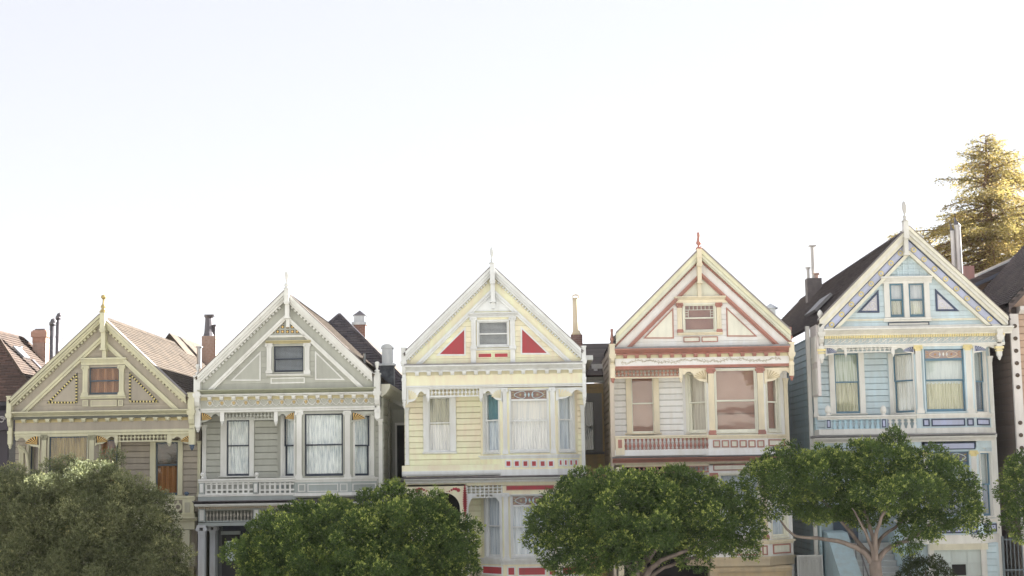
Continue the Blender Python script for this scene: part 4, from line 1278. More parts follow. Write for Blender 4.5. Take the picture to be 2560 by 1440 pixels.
    rw = h.wall('recess_wall', wall, h.R, h.x0 + .05, B['plan'][2] + .1, z0, z1, .32, .42)
    h.siding(h.R, h.x0 + .05, B['plan'][2] + .1, z0, z1, .208, wall, rw, [wr])
    h.window(h.R, wr, trim, trim, .47, [('curtain', 0, .5, cloth((196, 192, 170), (150, 150, 136))), ('curtain', .46, 1, SHEERW)], cw=(.2, .2), head=.08, px=False, sill=.08, depth=-.02, st=.04, sillx=.03)
    rw2 = h.wall('recess_wall', wall, h.R, B['plan'][3] - .1, h.x1 - .05, z0 - .5, z1, .32, .42)
    h.siding(h.R, B['plan'][3] - .1, h.x1 - .05, z0, z1, .208, wall, rw2)
    h.pilaster(h.R, (84, 318, 116, 700), trim, w=-.06, ribs=2, ionic=False, base_h=.08)
    h.pilaster(h.R, (1258, 300, 1291, 760), trim, w=-.06, ribs=2, ionic=False, base_h=.08)
    h.slab('balcony_parapet', wall, h.F, (66, 700, 740, 738), -.02, .9)
    h.mould('parapet_moulding', trim, h.F, (66, 738, 738, 772), .08, TORUS, back=.3)
    h.mould('porch_gutter', METALD, h.F, (74, 772, 1282, 786), .4, STEP, back=.4)
    h.mould('porch_cornice', trim, h.F, (80, 786, 1275, 810), .32, CROWN, back=.4)
    h.dentils(h.F, (92, 808, 1270, 817), .055, trim, .12, 0)
    h.slab('porch_beam', wall, h.F, (92, 808, 1270, 836), 0, .5)
    # arched porch wall
    def arch_wall(x0, x1, ytop, cx, rx, yspring, mat, w0, w1, name):
        u0, u1, a0, a1 = h.rc(h.F, x0, ytop, x1, 1500)
        c, zs = h.F.uz(*h.q(cx, yspring)); R = rx / h.c[2] * KP
        for sg in (-1, 1):
            e = u0 if sg < 0 else u1
            pts = [(e, h.zg), (e, a1), (c, a1)] + [(c + sg * R * math.sin(t), zs + R * math.cos(t)) for t in [k * math.pi / 2 / 10 for k in range(11)]] + [(c + sg * R, h.zg)]
            MB(h.F).prism(pts, w0, w1).build(name, mat, h.root)
    arch_wall(90, 497, 830, 350, 102, 990, wall, 0, .3, 'porch_arch')
    arch_wall(500, 736, 888, 616, 106, 992, trim, .02, .1, 'lattice_arch')
    # clear the white arch down to a thin rim: lattice above it
    u0, u1, a0, a1 = h.rc(h.F, 500, 832, 732, 915)
    n, mrow = 8, 4
    for i in range(n + 1):
        x = u0 + (u1 - u0) * i / n
        MB(h.F).box(x - .022, x + .022, .0, .03, a0, a1).build('lattice_slat', trim, h.root)
    for j in range(mrow + 1):
        z = a0 + (a1 - a0) * j / mrow
        MB(h.F).box(u0, u1, .03, .055, z - .022, z + .022).build('lattice_slat', trim, h.root)
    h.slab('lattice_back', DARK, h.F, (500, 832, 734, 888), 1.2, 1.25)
    # carved red leaves
    def leaf(x, y, sx, flip):
        u, z = h.F.uz(*h.q(x, y)); q = MB(h.F)
        for k in range(6):
            t = k / 5
            q.disc(u + flip * (t - .5) * sx, z + .05 * math.sin(t * 5) - flip * 0, -.002, [(.07 - .05 * t, 0), (.05 - .035 * t, .03), (.01, .035)], 8)
        q.build('carved_leaf', red, h.root)
    leaf(205, 868, .4, 1); leaf(405, 868, .4, -1)
    u, _ = h.F.uz(*h.q(486, 900)); za = h.F.uz(*h.q(486, 842))[1]; zb = h.F.uz(*h.q(486, 1036))[1]
    q = MB(h.F)
    for k in range(14):
        t = k / 13; z = za + (zb - za) * t; ww = .09 * math.sin(.35 + 2.5 * t)
        q.prism([(u - ww, z + .02), (u, z - .08), (u + ww, z + .02), (u, z + .06)], -.03, .0)
    q.build('carved_leaf', red, h.root)
    # ground floor bay
    G = h.bay(742, 1092, 596, 1240, 836, 1360, wall)
    cv = [('curtain', 0, 1, SHEER)]
    h.bay_face(G, 'f', (798, 900, 1042, 1310), casing=trim, sash=trim, cover=cv, transom=.17, tmat=STAIN, cw=(.04, .04), head=.03, meet=.42)
    h.bay_face(G, 'l', (634, 903, 724, 1312), casing=trim, sash=trim, cover=cv, cw=(.1, .03), head=.03)
    h.bay_face(G, 'r', (1112, 900, 1198, 1305), casing=trim, sash=trim, cover=cv, cw=(.03, .1), head=.03)
    h.pilaster(h.F, (742, 886, 782, 1338), trim); h.pilaster(h.F, (1054, 884, 1092, 1335), trim)
    h.panel(G['f'], (760, 834, 1082, 868), paint((214, 186, 160)), red, .02, w=-.005)
    Z = lambda y: h.zpx(h.F, 915, y)
    h.bay_ring(G, 'bay_sill', trim, Z(1362), Z(1322), .12, [(1, .35, 0), (.7, .6, .35), (.4, 1, .6)])
    h.bay_ring(G, 'bay_apron', wall, Z(1440), Z(1362), .03)
    h.bay_ring(G, 'bay_base_moulding', trim, Z(1470), Z(1440), .12)
    h.bay_ring(G, 'bay_skirt', wall, h.zg, Z(1470), -.05)
    for r in ((768, 1376, 824, 1440), (838, 1376, 1028, 1440), (1042, 1374, 1098, 1438)): h.panel(G['f'], r, trim, red, .045, w=-.035)
    h.panel(G['l'], (608, 1370, 745, 1432), trim, red, .045, w=-.035); h.panel(G['r'], (1124, 1370, 1244, 1432), trim, red, .045, w=-.035)
    wl_ = h.wall('porch_wall', wall, h.R, h.x0 + .05, h.x1 - .05, h.zg - .5, h.zpx(h.R, 600, 800), 1.0, 1.1)
    h.siding(h.R, h.F.uz(*h.q(500, 900))[0], G['plan'][2] + .2, h.zpx(h.R, 560, 1360), h.zpx(h.R, 560, 836), .208, wall, wl_, w=.1)
    h.slab('porch_shadow_wall', DARK, h.F, (110, 836, 497, 1500), 1.7, 1.8)  # dark sheet standing in for the shade deep in the porch
    h.body(wall, 16, h.zpx(h.R, 1280, 60), '', .22, split=h.zpx(h.F, 600, 820))
    MB().box(h.x1 - .1, h.x1 + .28, h.Yf + .2, h.Yf + 6, h.zpx(h.R, 1290, 8), h.zpx(h.R, 1290, -22)).build('side_gutter', trim, h.root)
    ro = h.roof(SH_GREY, 12, .05)
    Yc = h.Yf + 4.5
    X, z1 = U(1441, 838, Yc); _, z0 = U(1441, 870, Yc); _, z2 = U(1441, 745, Yc); _, z3 = U(1441, 733, Yc)
    cs = brick_stack(ro, X, Yc, .44, .44, z0 - .9, z1, BRICKD)
    cream = noisy('cream_enamel', (232, 214, 176), (240, 226, 194), 3, .45, 0, .05)
    q = MB().lathe(X, Yc, [(.22, z1), (.16, z1 + .08), (.13, z1 + .16), (.12, z2)], 14)
    q.build('flue', cream, cs, smooth=True)
    q = MB()
    pts = [(X + .13 * math.cos(t), Yc, z2 + .0 + .13 * math.sin(t)) for t in [math.pi * k / 12 for k in range(13)]]
    for i in range(12):
        a, b = pts[i], pts[i + 1]; k = len(q.v)
        q.v += [(a[0], Yc - .15, a[2]), (b[0], Yc - .15, b[2]), (b[0], Yc + .15, b[2]), (a[0], Yc + .15, a[2])]; q.f.append((k, k + 1, k + 2, k + 3))
    o = q.build('flue_hood', cream, cs); md = o.modifiers.new('thickness', 'SOLIDIFY'); md.thickness = .015
    # rear wing seen in the gap to the right
    Yw = h.Yf + 6
    fw = Frame((0, Yw), (1, 0)); h.crop(1400, 720, 3.13)
    tanw = paint((206, 178, 124)); dkt = paint((150, 148, 148))
    u0, u1, a0, a1 = h.rc(fw, 195, 745, 330, 1480); u0 -= 1.6; u1 += 1.2
    wr = h.rc(fw, 180, 884, 270, 1282)
    rb = h.wall('rear_wing_wall', tanw, fw, u0, u1, h.zg, a1, .32, .45)
    h.siding(fw, u0, u1, a0 - 1, a1, .25, tanw, rb, [wr])
    h.window(fw, wr, dkt, dkt, .5, [('curtain', 0, 1, cloth((96, 106, 122), (76, 84, 100)))], cw=(.22, .3), head=.3, px=False, sill=.1)
    h.mould('rear_wing_fascia', paint((206, 206, 200)), fw, (150, 694, 360, 738), .2, STEP)
    h.mould('rear_wing_gutter', paint((96, 72, 72)), fw, (150, 680, 360, 698), .35, CROWN)
    ra = [fw.uz(*h.q(180, 690)), fw.uz(*h.q(330, 690))]
    mb = MB(); zt = ra[0][1]
    mb.v += [(u0, Yw - .3, zt), (u1, Yw - .3, zt), (u1, Yw + 2.6, zt + 1.5), (u0, Yw + 2.6, zt + 1.5), (u1, Yw + 2.6, zt - .1), (u0, Yw + 2.6, zt - .1), (u0, Yw - .3, zt - .05), (u1, Yw - .3, zt - .05)]
    mb.f += [(0, 1, 2, 3), (6, 7, 1, 0), (2, 4, 5, 3), (0, 3, 5, 6), (1, 7, 4, 2)]
    mb.build('rear_wing_roof', SH_GREY, h.root)
    X, z = fw.uz(*h.q(275, 640)); MB().box(X - .12, X + .35, Yw + .3, Yw + .8, z - .3, z + .25).box(X - .05, X + .1, Yw + .1, Yw + .3, z - .35, z + .05).build('roof_vent', paint((206, 206, 206)), h.root)

# =================================================================== HOUSE 4 : cream and terracotta
def house_cream():
    wall = paint((243, 239, 233)); trim = paint((234, 222, 194)); terra = paint((180, 124, 111)); pale = paint((224, 224, 206)); off = paint((232, 230, 214))
    h = House('gabled_house', 'cream white gabled house with terracotta trim and turned balusters', 54, .85, None, (1528, 1974)); h.glass = GLASS2
    h.crop(1480, 570, 4)
    gw = (922, 765, 1228, 1034)
    L = [(0, 12, -.38, .05, paint((226, 222, 190)), 'rake_board'), (12, 21, -.32, .05, pale, 'rake_board'), (21, 25, -.25, .05, pale, 'rake_board'), (25, 31, -.10, .05, terra, 'rake_fillet'),
         (31, 60, -.05, .05, wall, 'rake_frieze'), (58, 66, -.15, .04, terra, 'inner_rake_board'), (66, 71, -.10, .04, terra, 'inner_rake_board')]
    h.gable(1749, 624, 866, .975, 217, L, (25, 31, .12, -.17, terra), 60, wall, h.rc(h.F, *gw))
    shade = noisy('rose_brown_shade', (146, 104, 88), (158, 118, 102), 2, .85)
    gable_window(h, gw, off, off, [('shade', 0, 1, shade)], [(846, 750, 910, 1046), (1240, 746, 1302, 1042)], colmat=trim, cap=terra, basem=terra, shelf=(826, 680, 1342, 724, trim), sillr=(858, 1044, 1312, 1066, trim), cw=(.05, .05))
    h.slab('hood_band', trim, h.F, (805, 724, 1362, 748), -.06, 0)
    # small panes round the upper sash
    u0, u1, a0, a1 = h.rc(h.F, 935, 780, 1213, 890)
    q = MB(h.F)
    for k in range(1, 7):
        x = u0 + (u1 - u0) * k / 7; q.box(x - .008, x + .008, .03, .05, a1 - .13, a1)
    q.box(u0, u1, .03, .05, a1 - .14, a1 - .125)
    for e in (u0 + .1, u1 - .1): q.box(e - .008, e + .008, .03, .05, a0, a1 - .14)
    for e in (u0, u1 - .1):
        for k in (1, 2): z = a0 + (a1 - .14 - a0) * k / 3; q.box(e, e + .1, .03, .05, z - .008, z + .008)
    q.build('glazing_bar', off, h.root)
    u = h.Xc; zt = h.Za - 69 * KP; zb = h.F.uz(*h.q(1080, 676))[1]
    MB(h.F).prism([(u - (zt - zb) / h.sl, zb), (u + (zt - zb) / h.sl, zb), (u, zt)], -.02, -.003).build('peak_panel', pale, h.root)
    for r in ((914, 1088, 1076, 1142), (1096, 1086, 1258, 1140)): h.panel(h.F, r, terra, off, .03, w=-.02)
    h.outline_tri(h.F, [(512, 1106), (818, 1106), (812, 798)], .04, terra, off)
    h.outline_tri(h.F, [(1652, 1086), (1348, 1086), (1340, 790)], .04, terra, off)
    h.kingpost((1055, 530, 1101, 205), 38, 670, trim, 'urn', .07, terra)
    h.crop(0, 0, 1)
    h.slab('entablature', trim, h.F, (1538, 867, 1976, 919), .02, 1.2)
    h.slab('cornice_flashing', FLASH, h.F, (1537, 864, 1976, 868), -.38, .02)
    h.mould('cornice', terra, h.F, (1537, 868, 1976, 883), .36, CROWN)
    h.slab('bracket_band', paint((224, 216, 176)), h.F, (1538, 883, 1976, 893), -.05, .02)
    h.brackets(1563, 1945.5, 882.5, 892, 14, terra, wpx=9)
    h.slab('frieze', wall, h.F, (1538, 893, 1976, 912), -.06, .02)
    a0 = h.F.uz(1552, 902)[0]; a1 = h.F.uz(1952, 902)[0]; z = h.F.uz(1749, 902)[1]
    r2 = random.Random(3); cv_ = paint((196, 188, 172)); NV = 7
    for i in range(NV):
        q = MB(h.F); x0 = a0 + (a1 - a0) * i / NV; g = (a1 - a0) / NV
        ph = 0 if i % 2 else math.pi
        q.tube([(x0 + g * t, -.068, z + .045 * math.sin(t * 6.283 + ph)) for t in [k / 12 for k in range(13)]], .012, 5)
        for k in range(7):
            t = (k + .5) / 7; c = (x0 + g * t, z + .045 * math.sin(t * 6.283 + ph)); an = r2.uniform(0, 6.28); R = r2.uniform(.04, .07)
            q.tube([(c[0] + R * s_ * math.cos(an + s_ * 3), -.07, c[1] + R * s_ * math.sin(an + s_ * 3)) for s_ in [j / 6 * 1.2 for j in range(7)]], .009, 4)
            q.prism([(c[0] + .07 * math.cos(an), c[1] + .07 * math.sin(an)), (c[0] + .02 * math.cos(an + 1.5), c[1] + .02 * math.sin(an + 1.5)), (c[0] - .01, c[1]), (c[0] + .02 * math.cos(an - 1.5), c[1] + .02 * math.sin(an - 1.5))], -.075, -.06)
        q.build('carved_vine', cv_, h.root)
    h.mould('frieze_moulding', terra, h.F, (1537, 912, 1977, 919), .09, STEP)
    h.crop(1480, 860, 2.483)
    h.corner((111, 6, 143, 62), 128, 240, trim, ('urn', .55, .065), terra, terra)
    h.corner((1224, -6, 1256, 50), 110, 226, trim, ('urn', .55, .065), terra, terra)
    brn = paint((168, 122, 104))
    h.spindles(h.F, (143, 154, 541, 206), 17, brn, brn)
    h.slab('screen_rail', trim, h.F, (143, 204, 560, 211), -.01, .08)
    h.drop(h.F, (541, 150, 562, 240), trim)
    h.fan(h.F, (560, 150, 724, 250), 'R', trim, paint((206, 188, 148)), None)
    h.fan(h.F, (1070, 146, 1240, 246), 'L', trim, paint((206, 188, 148)), None)
    B = h.bay(722, 1072, 566, 1198, 148, 690, wall)
    sh2 = noisy('rose_shade', (156, 116, 100), (168, 130, 114), 1.2, .8)
    amber = sh2
    h.bay_face(B, 'f', (765, 156, 1020, 546), casing=off, sash=off, cover=[('shade', 0, .72, sh2), ('shade', .7, 1, amber)], cw=(.02, .02), head=.02, meet=.5, st=.06)
    h.bay_face(B, 'l', (603, 180, 708, 546), casing=off, sash=off, cover=[('shade', 0, 1, cloth((222, 216, 202), (196, 186, 172)))], cw=(.12, .03), head=.03, meet=.5)
    h.bay_face(B, 'r', (1084, 182, 1152, 538), casing=off, sash=off, cover=[('shade', 0, 1, sh2)], cw=(.03, .1), head=.03)
    h.pilaster(h.F, (718, 148, 768, 564), trim, cap=terra, base=terra); h.pilaster(h.F, (1024, 144, 1074, 560), trim, cap=terra, base=terra)
    Z = lambda y: h.zpx(h.F, 895, y)
    h.bay_ring(B, 'bay_sill', trim, Z(588), Z(564), .09, [(1, .45, 0), (.5, 1, .45)])
    h.bay_ring(B, 'bay_apron', wall, Z(655), Z(588), .03)
    h.bay_ring(B, 'bay_base_moulding', wall, Z(694), Z(655), .09)
    for x in (772, 827, 882, 937, 992, 1047): h.panel(B['f'], (x - 22, 597, x + 22, 642), terra, off, .04, w=-.035)
    h.panel(B['r'], (1090, 592, 1190, 634), terra, off, .04, w=-.035)
    wr = h.rc(h.R, 245, 208, 384, 552)
    z0, z1 = h.zpx(h.R, 330, 690), h.zpx(h.R, 330, 140)
    rw = h.wall('recess_wall', wall, h.R, h.x0 + .05, B['plan'][2] + .1, z0, z1, .32, .42)
    h.siding(h.R, h.x0 + .05, B['plan'][2] + .1, z0, z1, .218, wall, rw, [wr])
    h.window(h.R, wr, trim, off, .47, [('shade', 0, .48, shade), ('shade', .46, 1, amber)], cw=(.19, .19), head=.05, px=False, sill=.06, depth=-.02, st=.04)
    rw2 = h.wall('recess_wall', wall, h.R, B['plan'][3] - .1, h.x1 - .05, z0, z1, .32, .42)
    h.siding(h.R, B['plan'][3] - .1, h.x1 - .05, z0, z1, .218, wall, rw2)
    h.pilaster(h.R, (108, 240, 140, 700), trim, w=-.06, ribs=2, ionic=False)
    h.pilaster(h.R, (1192, 212, 1226, 660), trim, w=-.06, ribs=2, ionic=False)
    # balustrade
    h.mould('balcony_rail', trim, h.F, (143, 567, 724, 586), .1, STEP, back=.1)
    h.slab('balcony_floor', wall, h.F, (143, 654, 724, 692), -.02, .95)
    p = h.slab('balcony_post', trim, h.F, (147, 582, 202, 690), -.07, .12); u0, u1, a0, a1 = h.rc(h.F, 162, 594, 186, 646, -.07); MB(h.F).box(u0, u1, -.085, -.069, a0, a1).build('panel_field', terra, p)
    a = MB(h.F); u0, u1, a0, a1 = h.rc(h.F, 211, 584, 716, 656)
    n = 21; first = None
    for i in range(n):
        x = u0 + (u1 - u0) * i / (n - 1)
        if first is None: first = a.lathe(x, .03, lathe_prof('baluster', .055, a0, a1 - a0), 8).build('baluster', terra, h.root, smooth=False)
        else: copy(first, h.root, (x - u0, 0, 0))
    h.mould('porch_flashing', FLASH, h.F, (128, 692, 1245, 702), .4, STEP, back=.4)
    h.mould('porch_cornice', terra, h.F, (130, 702, 1240, 730), .34, CROWN, back=.4)
    h.dentils(h.F, (150, 730, 1236, 741), .06, trim, .1, 0)
    h.slab('porch_beam', trim, h.F, (145, 728, 1236, 755), 0, .3)
    h.spindles(h.F, (195, 755, 735, 800), 19, terra, terra, 'drop_spindle', cross=False)
    h.slab('porch_post', trim, h.F, (147, 752, 194, 1600), 0, .25)
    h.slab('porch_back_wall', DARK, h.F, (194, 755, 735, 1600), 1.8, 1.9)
    G = h.bay(735, 1085, 590, 1232, 742, 1240, wall)
    cv = [('curtain', 0, 1, SHEER)]
    h.panel(G['f'], (752, 746, 1080, 784), terra, off, .035, w=-.005)
    h.bay_face(G, 'f', (798, 808, 1040, 1205), casing=off, sash=off, cover=cv, cw=(.05, .05), head=.06)
    h.bay_face(G, 'l', (610, 808, 712, 1205), casing=off, sash=off, cover=cv, cw=(.1, .03), head=.05)
    h.bay_face(G, 'r', (1110, 800, 1200, 1195), casing=off, sash=off, cover=cv, cw=(.03, .08), head=.05)
    h.pilaster(h.F, (738, 800, 786, 1218), trim, cap=terra, base=terra); h.pilaster(h.F, (1052, 796, 1096, 1212), trim, cap=terra, base=terra)
    Z = lambda y: h.zpx(h.F, 905, y)
    h.bay_ring(G, 'bay_sill', trim, Z(1246), Z(1222), .11, [(1, .5, 0), (.5, 1, .5)])
    h.bay_ring(G, 'bay_apron', wall, Z(1322), Z(1246), .03)
    for r in ((860, 1252, 1046, 1312), (1056, 1250, 1090, 1310)): h.panel(G['f'], r, terra, off, .045, w=-.035)
    h.panel(G['r'], (1118, 1240, 1226, 1300), terra, off, .045, w=-.035)
    tan2 = paint((206, 188, 158))
    h.bay_ring(G, 'bay_skirt', tan2, Z(1378), Z(1322), .06, [(1.6, .3, 0), (1, 1, .3)])
    h.slab('garage_wall', tan2, h.F, (735, 1378, 1245, 1700), .2, .9)
    h.mould('garage_lintel', tan2, h.F, (735, 1385, 1245, 1410), .1, STEP, w=.2)
    g = h.slab('garage_door', paint((198, 176, 140)), h.F, (790, 1418, 1210, 1680), .12, .2)
    for k in range(4):
        for j in range(2):
            u0, u1, a0, a1 = h.rc(h.F, 800 + 102 * k, 1424 + 80 * j, 892 + 102 * k, 1494 + 80 * j, .12)
            MB(h.F).box(u0, u1, .1, .12, a0, a1).build('door_panel', paint((198, 176, 140)), g)
    h.body(wall, 16, h.zpx(h.R, 130, 30), 'l', .235, side_mat=paint((206, 192, 176)), side_len=9, split=h.zpx(h.F, 600, 745))
    MB().box(h.x0 - .04, h.x0 + .1, h.Yf - .0, h.Yf + h.rec, h.zg, h.zpx(h.R, 130, 20)).build('side_return', paint((206, 192, 176)), h.root)
    MB().box(h.x1 - .1, h.x1 - .01, h.Yf + h.rec, h.Yf + 4, h.zg, h.zpx(h.R, 1220, 30)).build('side_return', wall, h.root)
    ro = h.roof(SH_GREY, 14, .04, edge=paint((150, 142, 140)), drip=5)
    Yv = h.Yf + 1.2; X, z0 = U(1927, 800, Yv); _, z1 = U(1927, 772, Yv); _, z2 = U(1927, 758, Yv)
    q = MB().box(X - .16, X + .16, Yv - .16, Yv + .16, min(z0 - .1, h.Za - h.sl * abs(X - h.Xc) - .3), z1)
    q.v += [(X - .26, Yv - .26, z1), (X + .26, Yv - .26, z1), (X + .26, Yv + .26, z1), (X - .26, Yv + .26, z1), (X, Yv, z2)]; k = len(q.v) - 5
    q.f += [(k, k + 1, k + 4), (k + 1, k + 2, k + 4), (k + 2, k + 3, k + 4), (k + 3, k, k + 4), (k + 3, k + 2, k + 1, k)]
    q.build('roof_vent', METAL, ro)

# =================================================================== HOUSE 5 : blue
def house_blue():
    wall = paint((196, 214, 222)); trim = paint((226, 224, 218)); lav = paint((188, 194, 222)); navy = paint((66, 78, 104)); cream = paint((226, 222, 204)); yel = paint((236, 218, 158)); sash = paint((92, 128, 148))
    h = House('gabled_house', 'pale blue gabled house with lavender rake band and gilt rosettes', 54, .85, None, (2041, 2487)); h.glass = GLASS2
    h.crop(1930, 480, 3.789)
    gw = (1112, 862, 1447, 1188)
    L = [(0, 10, -.38, .05, cream, 'rake_board'), (10, 20, -.30, .05, trim, 'rake_board'), (20, 30, -.22, .05, cream, 'rake_board'), (30, 33, -.14, .05, navy, 'rake_fillet'),
         (33, 56, -.09, .05, lav, 'rake_frieze'), (56, 59, -.14, .05, navy, 'rake_fillet'), (59, 70, -.2, .04, cream, 'inner_rake_board')]
    h.gable(2267, 570, 818, .985, 234, L, None, 62, wall, h.rc(h.F, *gw))
    for (x, y) in ((1215, 548), (1125, 642), (1030, 742), (937, 838), (843, 938), (750, 1037), (658, 1132), (564, 1233), (1342, 548), (1440, 638), (1540, 730), (1645, 825), (1747, 920), (1848, 1015), (1955, 1110), (2062, 1205)):
        u, z = h.F.uz(*h.q(x, y), -.1)
        # seat the boss on the middle line of the lavender band
        zc = h.Za - 44.5 * KP - h.sl * abs(u - h.Xc)
        o = MB(h.F).disc(u, zc, -.088, [(.1, 0), (.1, .025), (.075, .04), (.06, .02)], 14).build('rosette', yel, h.root)
        MB(h.F).disc(u, zc, -.1, [(.05, 0), (.05, .012), (.03, .03), (.004, .035)], 12).build('rosette_boss', lav, o)
    # the pair of windows
    BL = [('shade', 0, .5, cloth((226, 228, 228), (206, 210, 214))), ('curtain', .48, 1, cloth((232, 230, 220), (212, 208, 200)))]
    for r in ((1116, 866, 1250, 1186), (1297, 864, 1445, 1184)): h.window(h.F, r, trim, sash, .48, BL, cw=(.0, .0), head=0, sill=0, st=.065)
    for r in ((1066, 862, 1112, 1190), (1252, 862, 1296, 1190), (1448, 860, 1496, 1188)): h.slab('mullion', trim, h.F, r, -.08, .05)
    h.mould('window_hood', trim, h.F, (1036, 796, 1524, 858), .24, CROWN)
    h.mould('window_ledge', trim, h.F, (1066, 1190, 1518, 1222), .16, STEP)
    h.mould('string_moulding', cream, h.F, (640, 1203, 1066, 1220), .07, STEP); h.mould('string_moulding', cream, h.F, (1518, 1195, 1985, 1213), .07, STEP)
    h.panel(h.F, (1098, 1232, 1488, 1268), navy, trim, .03, w=-.01)
    # lattice in the peak
    ub, zb = h.F.uz(*h.q(1270, 796)); zt = h.F.uz(*h.q(1266, 615))[1]
    hw = (zt - zb) / h.sl
    for k in range(-3, 4):
        x = h.Xc + k * .2 + .1 * 0
        top = zt - abs(k * .2) * h.sl - .03
        if top > zb + .05: MB(h.F).box(x - .018, x + .018, -.035, 0, zb, top).build('lattice_slat', wall, h.root)
    for k in range(1, 4):
        z = zb + k * .19; ww = (zt - z) / h.sl - .03
        if ww > .05: MB(h.F).box(h.Xc - ww, h.Xc + ww, -.03, 0, z - .018, z + .018).build('lattice_slat', wall, h.root)
    lavf = paint((206, 204, 216))
    t1 = h.outline_tri(h.F, [(803, 1144), (1017, 1144), (1007, 926)], .07, navy, lavf); t2 = h.outline_tri(h.F, [(1772, 1130), (1552, 1130), (1542, 916)], .07, navy, lavf)
    for t, cx, cy, sg in ((t1, 950, 1075, 1), (t2, 1608, 1065, -1)):
        u, z = h.F.uz(*h.q(cx, cy)); q = MB(h.F)
        for (dx, dz, R, a0) in ((0, 0, .13, 0), (sg * .06, .22, .08, 2), (-sg * .26, -.13, .08, 1), (sg * .08, -.15, .07, 4), (-sg * .1, -.16, .06, 2)):
            q.tube([(u + dx + R * (1 - k / 14) * math.cos(a0 + sg * k * .65), -.02, z + dz + R * (1 - k / 14) * math.sin(a0 + sg * k * .65)) for k in range(13)], .014, 5)
        q.build('carved_scroll', trim, t)
    h.kingpost((1256, 575, 1300, 275), 78, 582, trim, 'blade', .07, paint((196, 194, 190)))
    h.crop(0, 0, 1)
    h.slab('entablature', trim, h.F, (2062, 819, 2511, 866), .02, 1.2)
    h.mould('cornice', trim, h.F, (2060, 818, 2536, 835), .42, CROWN)
    h.slab('gable_base_board', trim, h.F, (2064, 813, 2516, 820), -.1, .02)
    h.slab('dentil_band', cream, h.F, (2062, 835, 2513, 843), -.14, .02)
    h.dentils(h.F, (2062, 836, 2514, 843), .085, yel, .07, w=-.14)
    grey = paint((186, 198, 202))
    h.slab('frieze', grey, h.F, (2061, 843, 2511, 859), -.08, .02)
    a0 = h.F.uz(2064, 851)[0]; a1 = h.F.uz(2508, 851)[0]; z = h.F.uz(2287, 851)[1]
    n = 26; g = (a1 - a0) / n; first = None
    for i in range(n):
        x = a0 + g * i
        if first is None:
            q = MB(h.F)
            q.tube([(x + g * .5 + .075 * (1 - k / 15) * math.cos(k * .6), -.09, z + .02 + .075 * (1 - k / 15) * math.sin(k * .6)) for k in range(12)], .013, 5)
            q.tube([(x + g * t, -.09, z - .08 + .16 * t) for t in (0, .25, .5, .75, 1)], [.006, .016, .02, .016, .006], 5)
            q.tube([(x + g * .8 + .04 * math.cos(k * .7), -.09, z - .06 + .03 * math.sin(k * .7)) for k in range(8)], .01, 4)
            first = q.build('carved_scroll', trim, h.root)
        else: copy(first, h.root, (x - a0, 0, 0))
    h.mould('frieze_moulding', trim, h.F, (2060, 859, 2513, 866), .1, STEP)
    h.crop(1930, 800, 4.063)
    h.corner((474, 42, 532, 120), 262, 436, trim, ('flame', .5, .085), capmat=yel)
    h.corner((2290, 100, 2345, 150), 234, 402, trim, capmat=yel)
    h.fan(h.F, (542, 266, 738, 372), 'L', trim, navy, lav)
    h.drop(h.F, (735, 262, 762, 378), trim)
    h.spindles(h.F, (760, 258, 1212, 330), 10, trim, trim)
    h.drop(h.F, (1213, 262, 1246, 378), trim)
    h.fan(h.F, (1244, 264, 1452, 350), 'R', trim, navy, lav)
    h.fan(h.F, (2044, 250, 2262, 342), 'L', trim, navy, lav)
    B = h.bay(1462, 2044, 1182, 2214, 250, 1160, wall)
    half = [('shade', 0, .47, cloth((206, 214, 212), (190, 200, 200))), ('curtain', .45, 1, CREAMC)]
    h.bay_face(B, 'f', (1552, 292, 1958, 930), casing=wall, sash=sash, cover=half, transom=.165, tmat=STAIN5, cw=(.05, .05), head=.02, meet=.4, st=.06)
    h.bay_face(B, 'l', (1236, 340, 1442, 942), casing=trim, sash=sash, cover=[('curtain', 0, 1, cloth((238, 238, 232), (222, 220, 208)))], cw=(.15, .03), head=.03, meet=.46, st=.05)
    h.bay_face(B, 'r', (2052, 320, 2156, 930), casing=trim, sash=sash, cover=[('curtain', 0, .5, cloth((190, 200, 200), (170, 180, 182))), ('curtain', .48, 1, cloth((150, 158, 166), (120, 128, 140)))], cw=(.02, .12), head=.03)
    h.pilaster(h.F, (1458, 255, 1536, 948), trim, cap=yel); h.pilaster(h.F, (1962, 250, 2044, 944), trim, cap=yel)
    Z = lambda y: h.zpx(h.F, 1750, y)
    h.bay_ring(B, 'bay_sill', trim, Z(995), Z(950), .1, [(1, .4, 0), (.55, 1, .4)])
    h.bay_ring(B, 'bay_apron', wall, Z(1095), Z(995), .03)
    h.bay_ring(B, 'bay_base_moulding', trim, Z(1150), Z(1095), .1)
    for r in ((1530, 1005, 1598, 1080), (1616, 1002, 1958, 1078), (1978, 1000, 2046, 1074)): h.panel(B['f'], r, navy, lav, .045, w=-.035)
    h.panel(B['r'], (2072, 1002, 2196, 1070), navy, lav, .045, w=-.035)
    wr = h.rc(h.R, 636, 338, 886, 950)
    z0, z1 = h.zpx(h.R, 820, 1150), h.zpx(h.R, 820, 250)
    rw = h.wall('recess_wall', wall, h.R, h.x0 + .05, B['plan'][2] + .1, z0, z1, .32, .42)
    h.siding(h.R, h.x0 + .05, B['plan'][2] + .1, z0, z1, .222, wall, rw, [wr])
    h.window(h.R, wr, trim, sash, .48, [('shade', 0, .49, cloth((196, 206, 196), (150, 166, 140))), ('curtain', .47, 1, CREAMC)], cw=(.19, .19), head=.05, px=False, sill=.06, depth=-.02, st=.05)
    rw2 = h.wall('recess_wall', wall, h.R, B['plan'][3] - .1, h.x1 - .05, z0, z1, .32, .42)
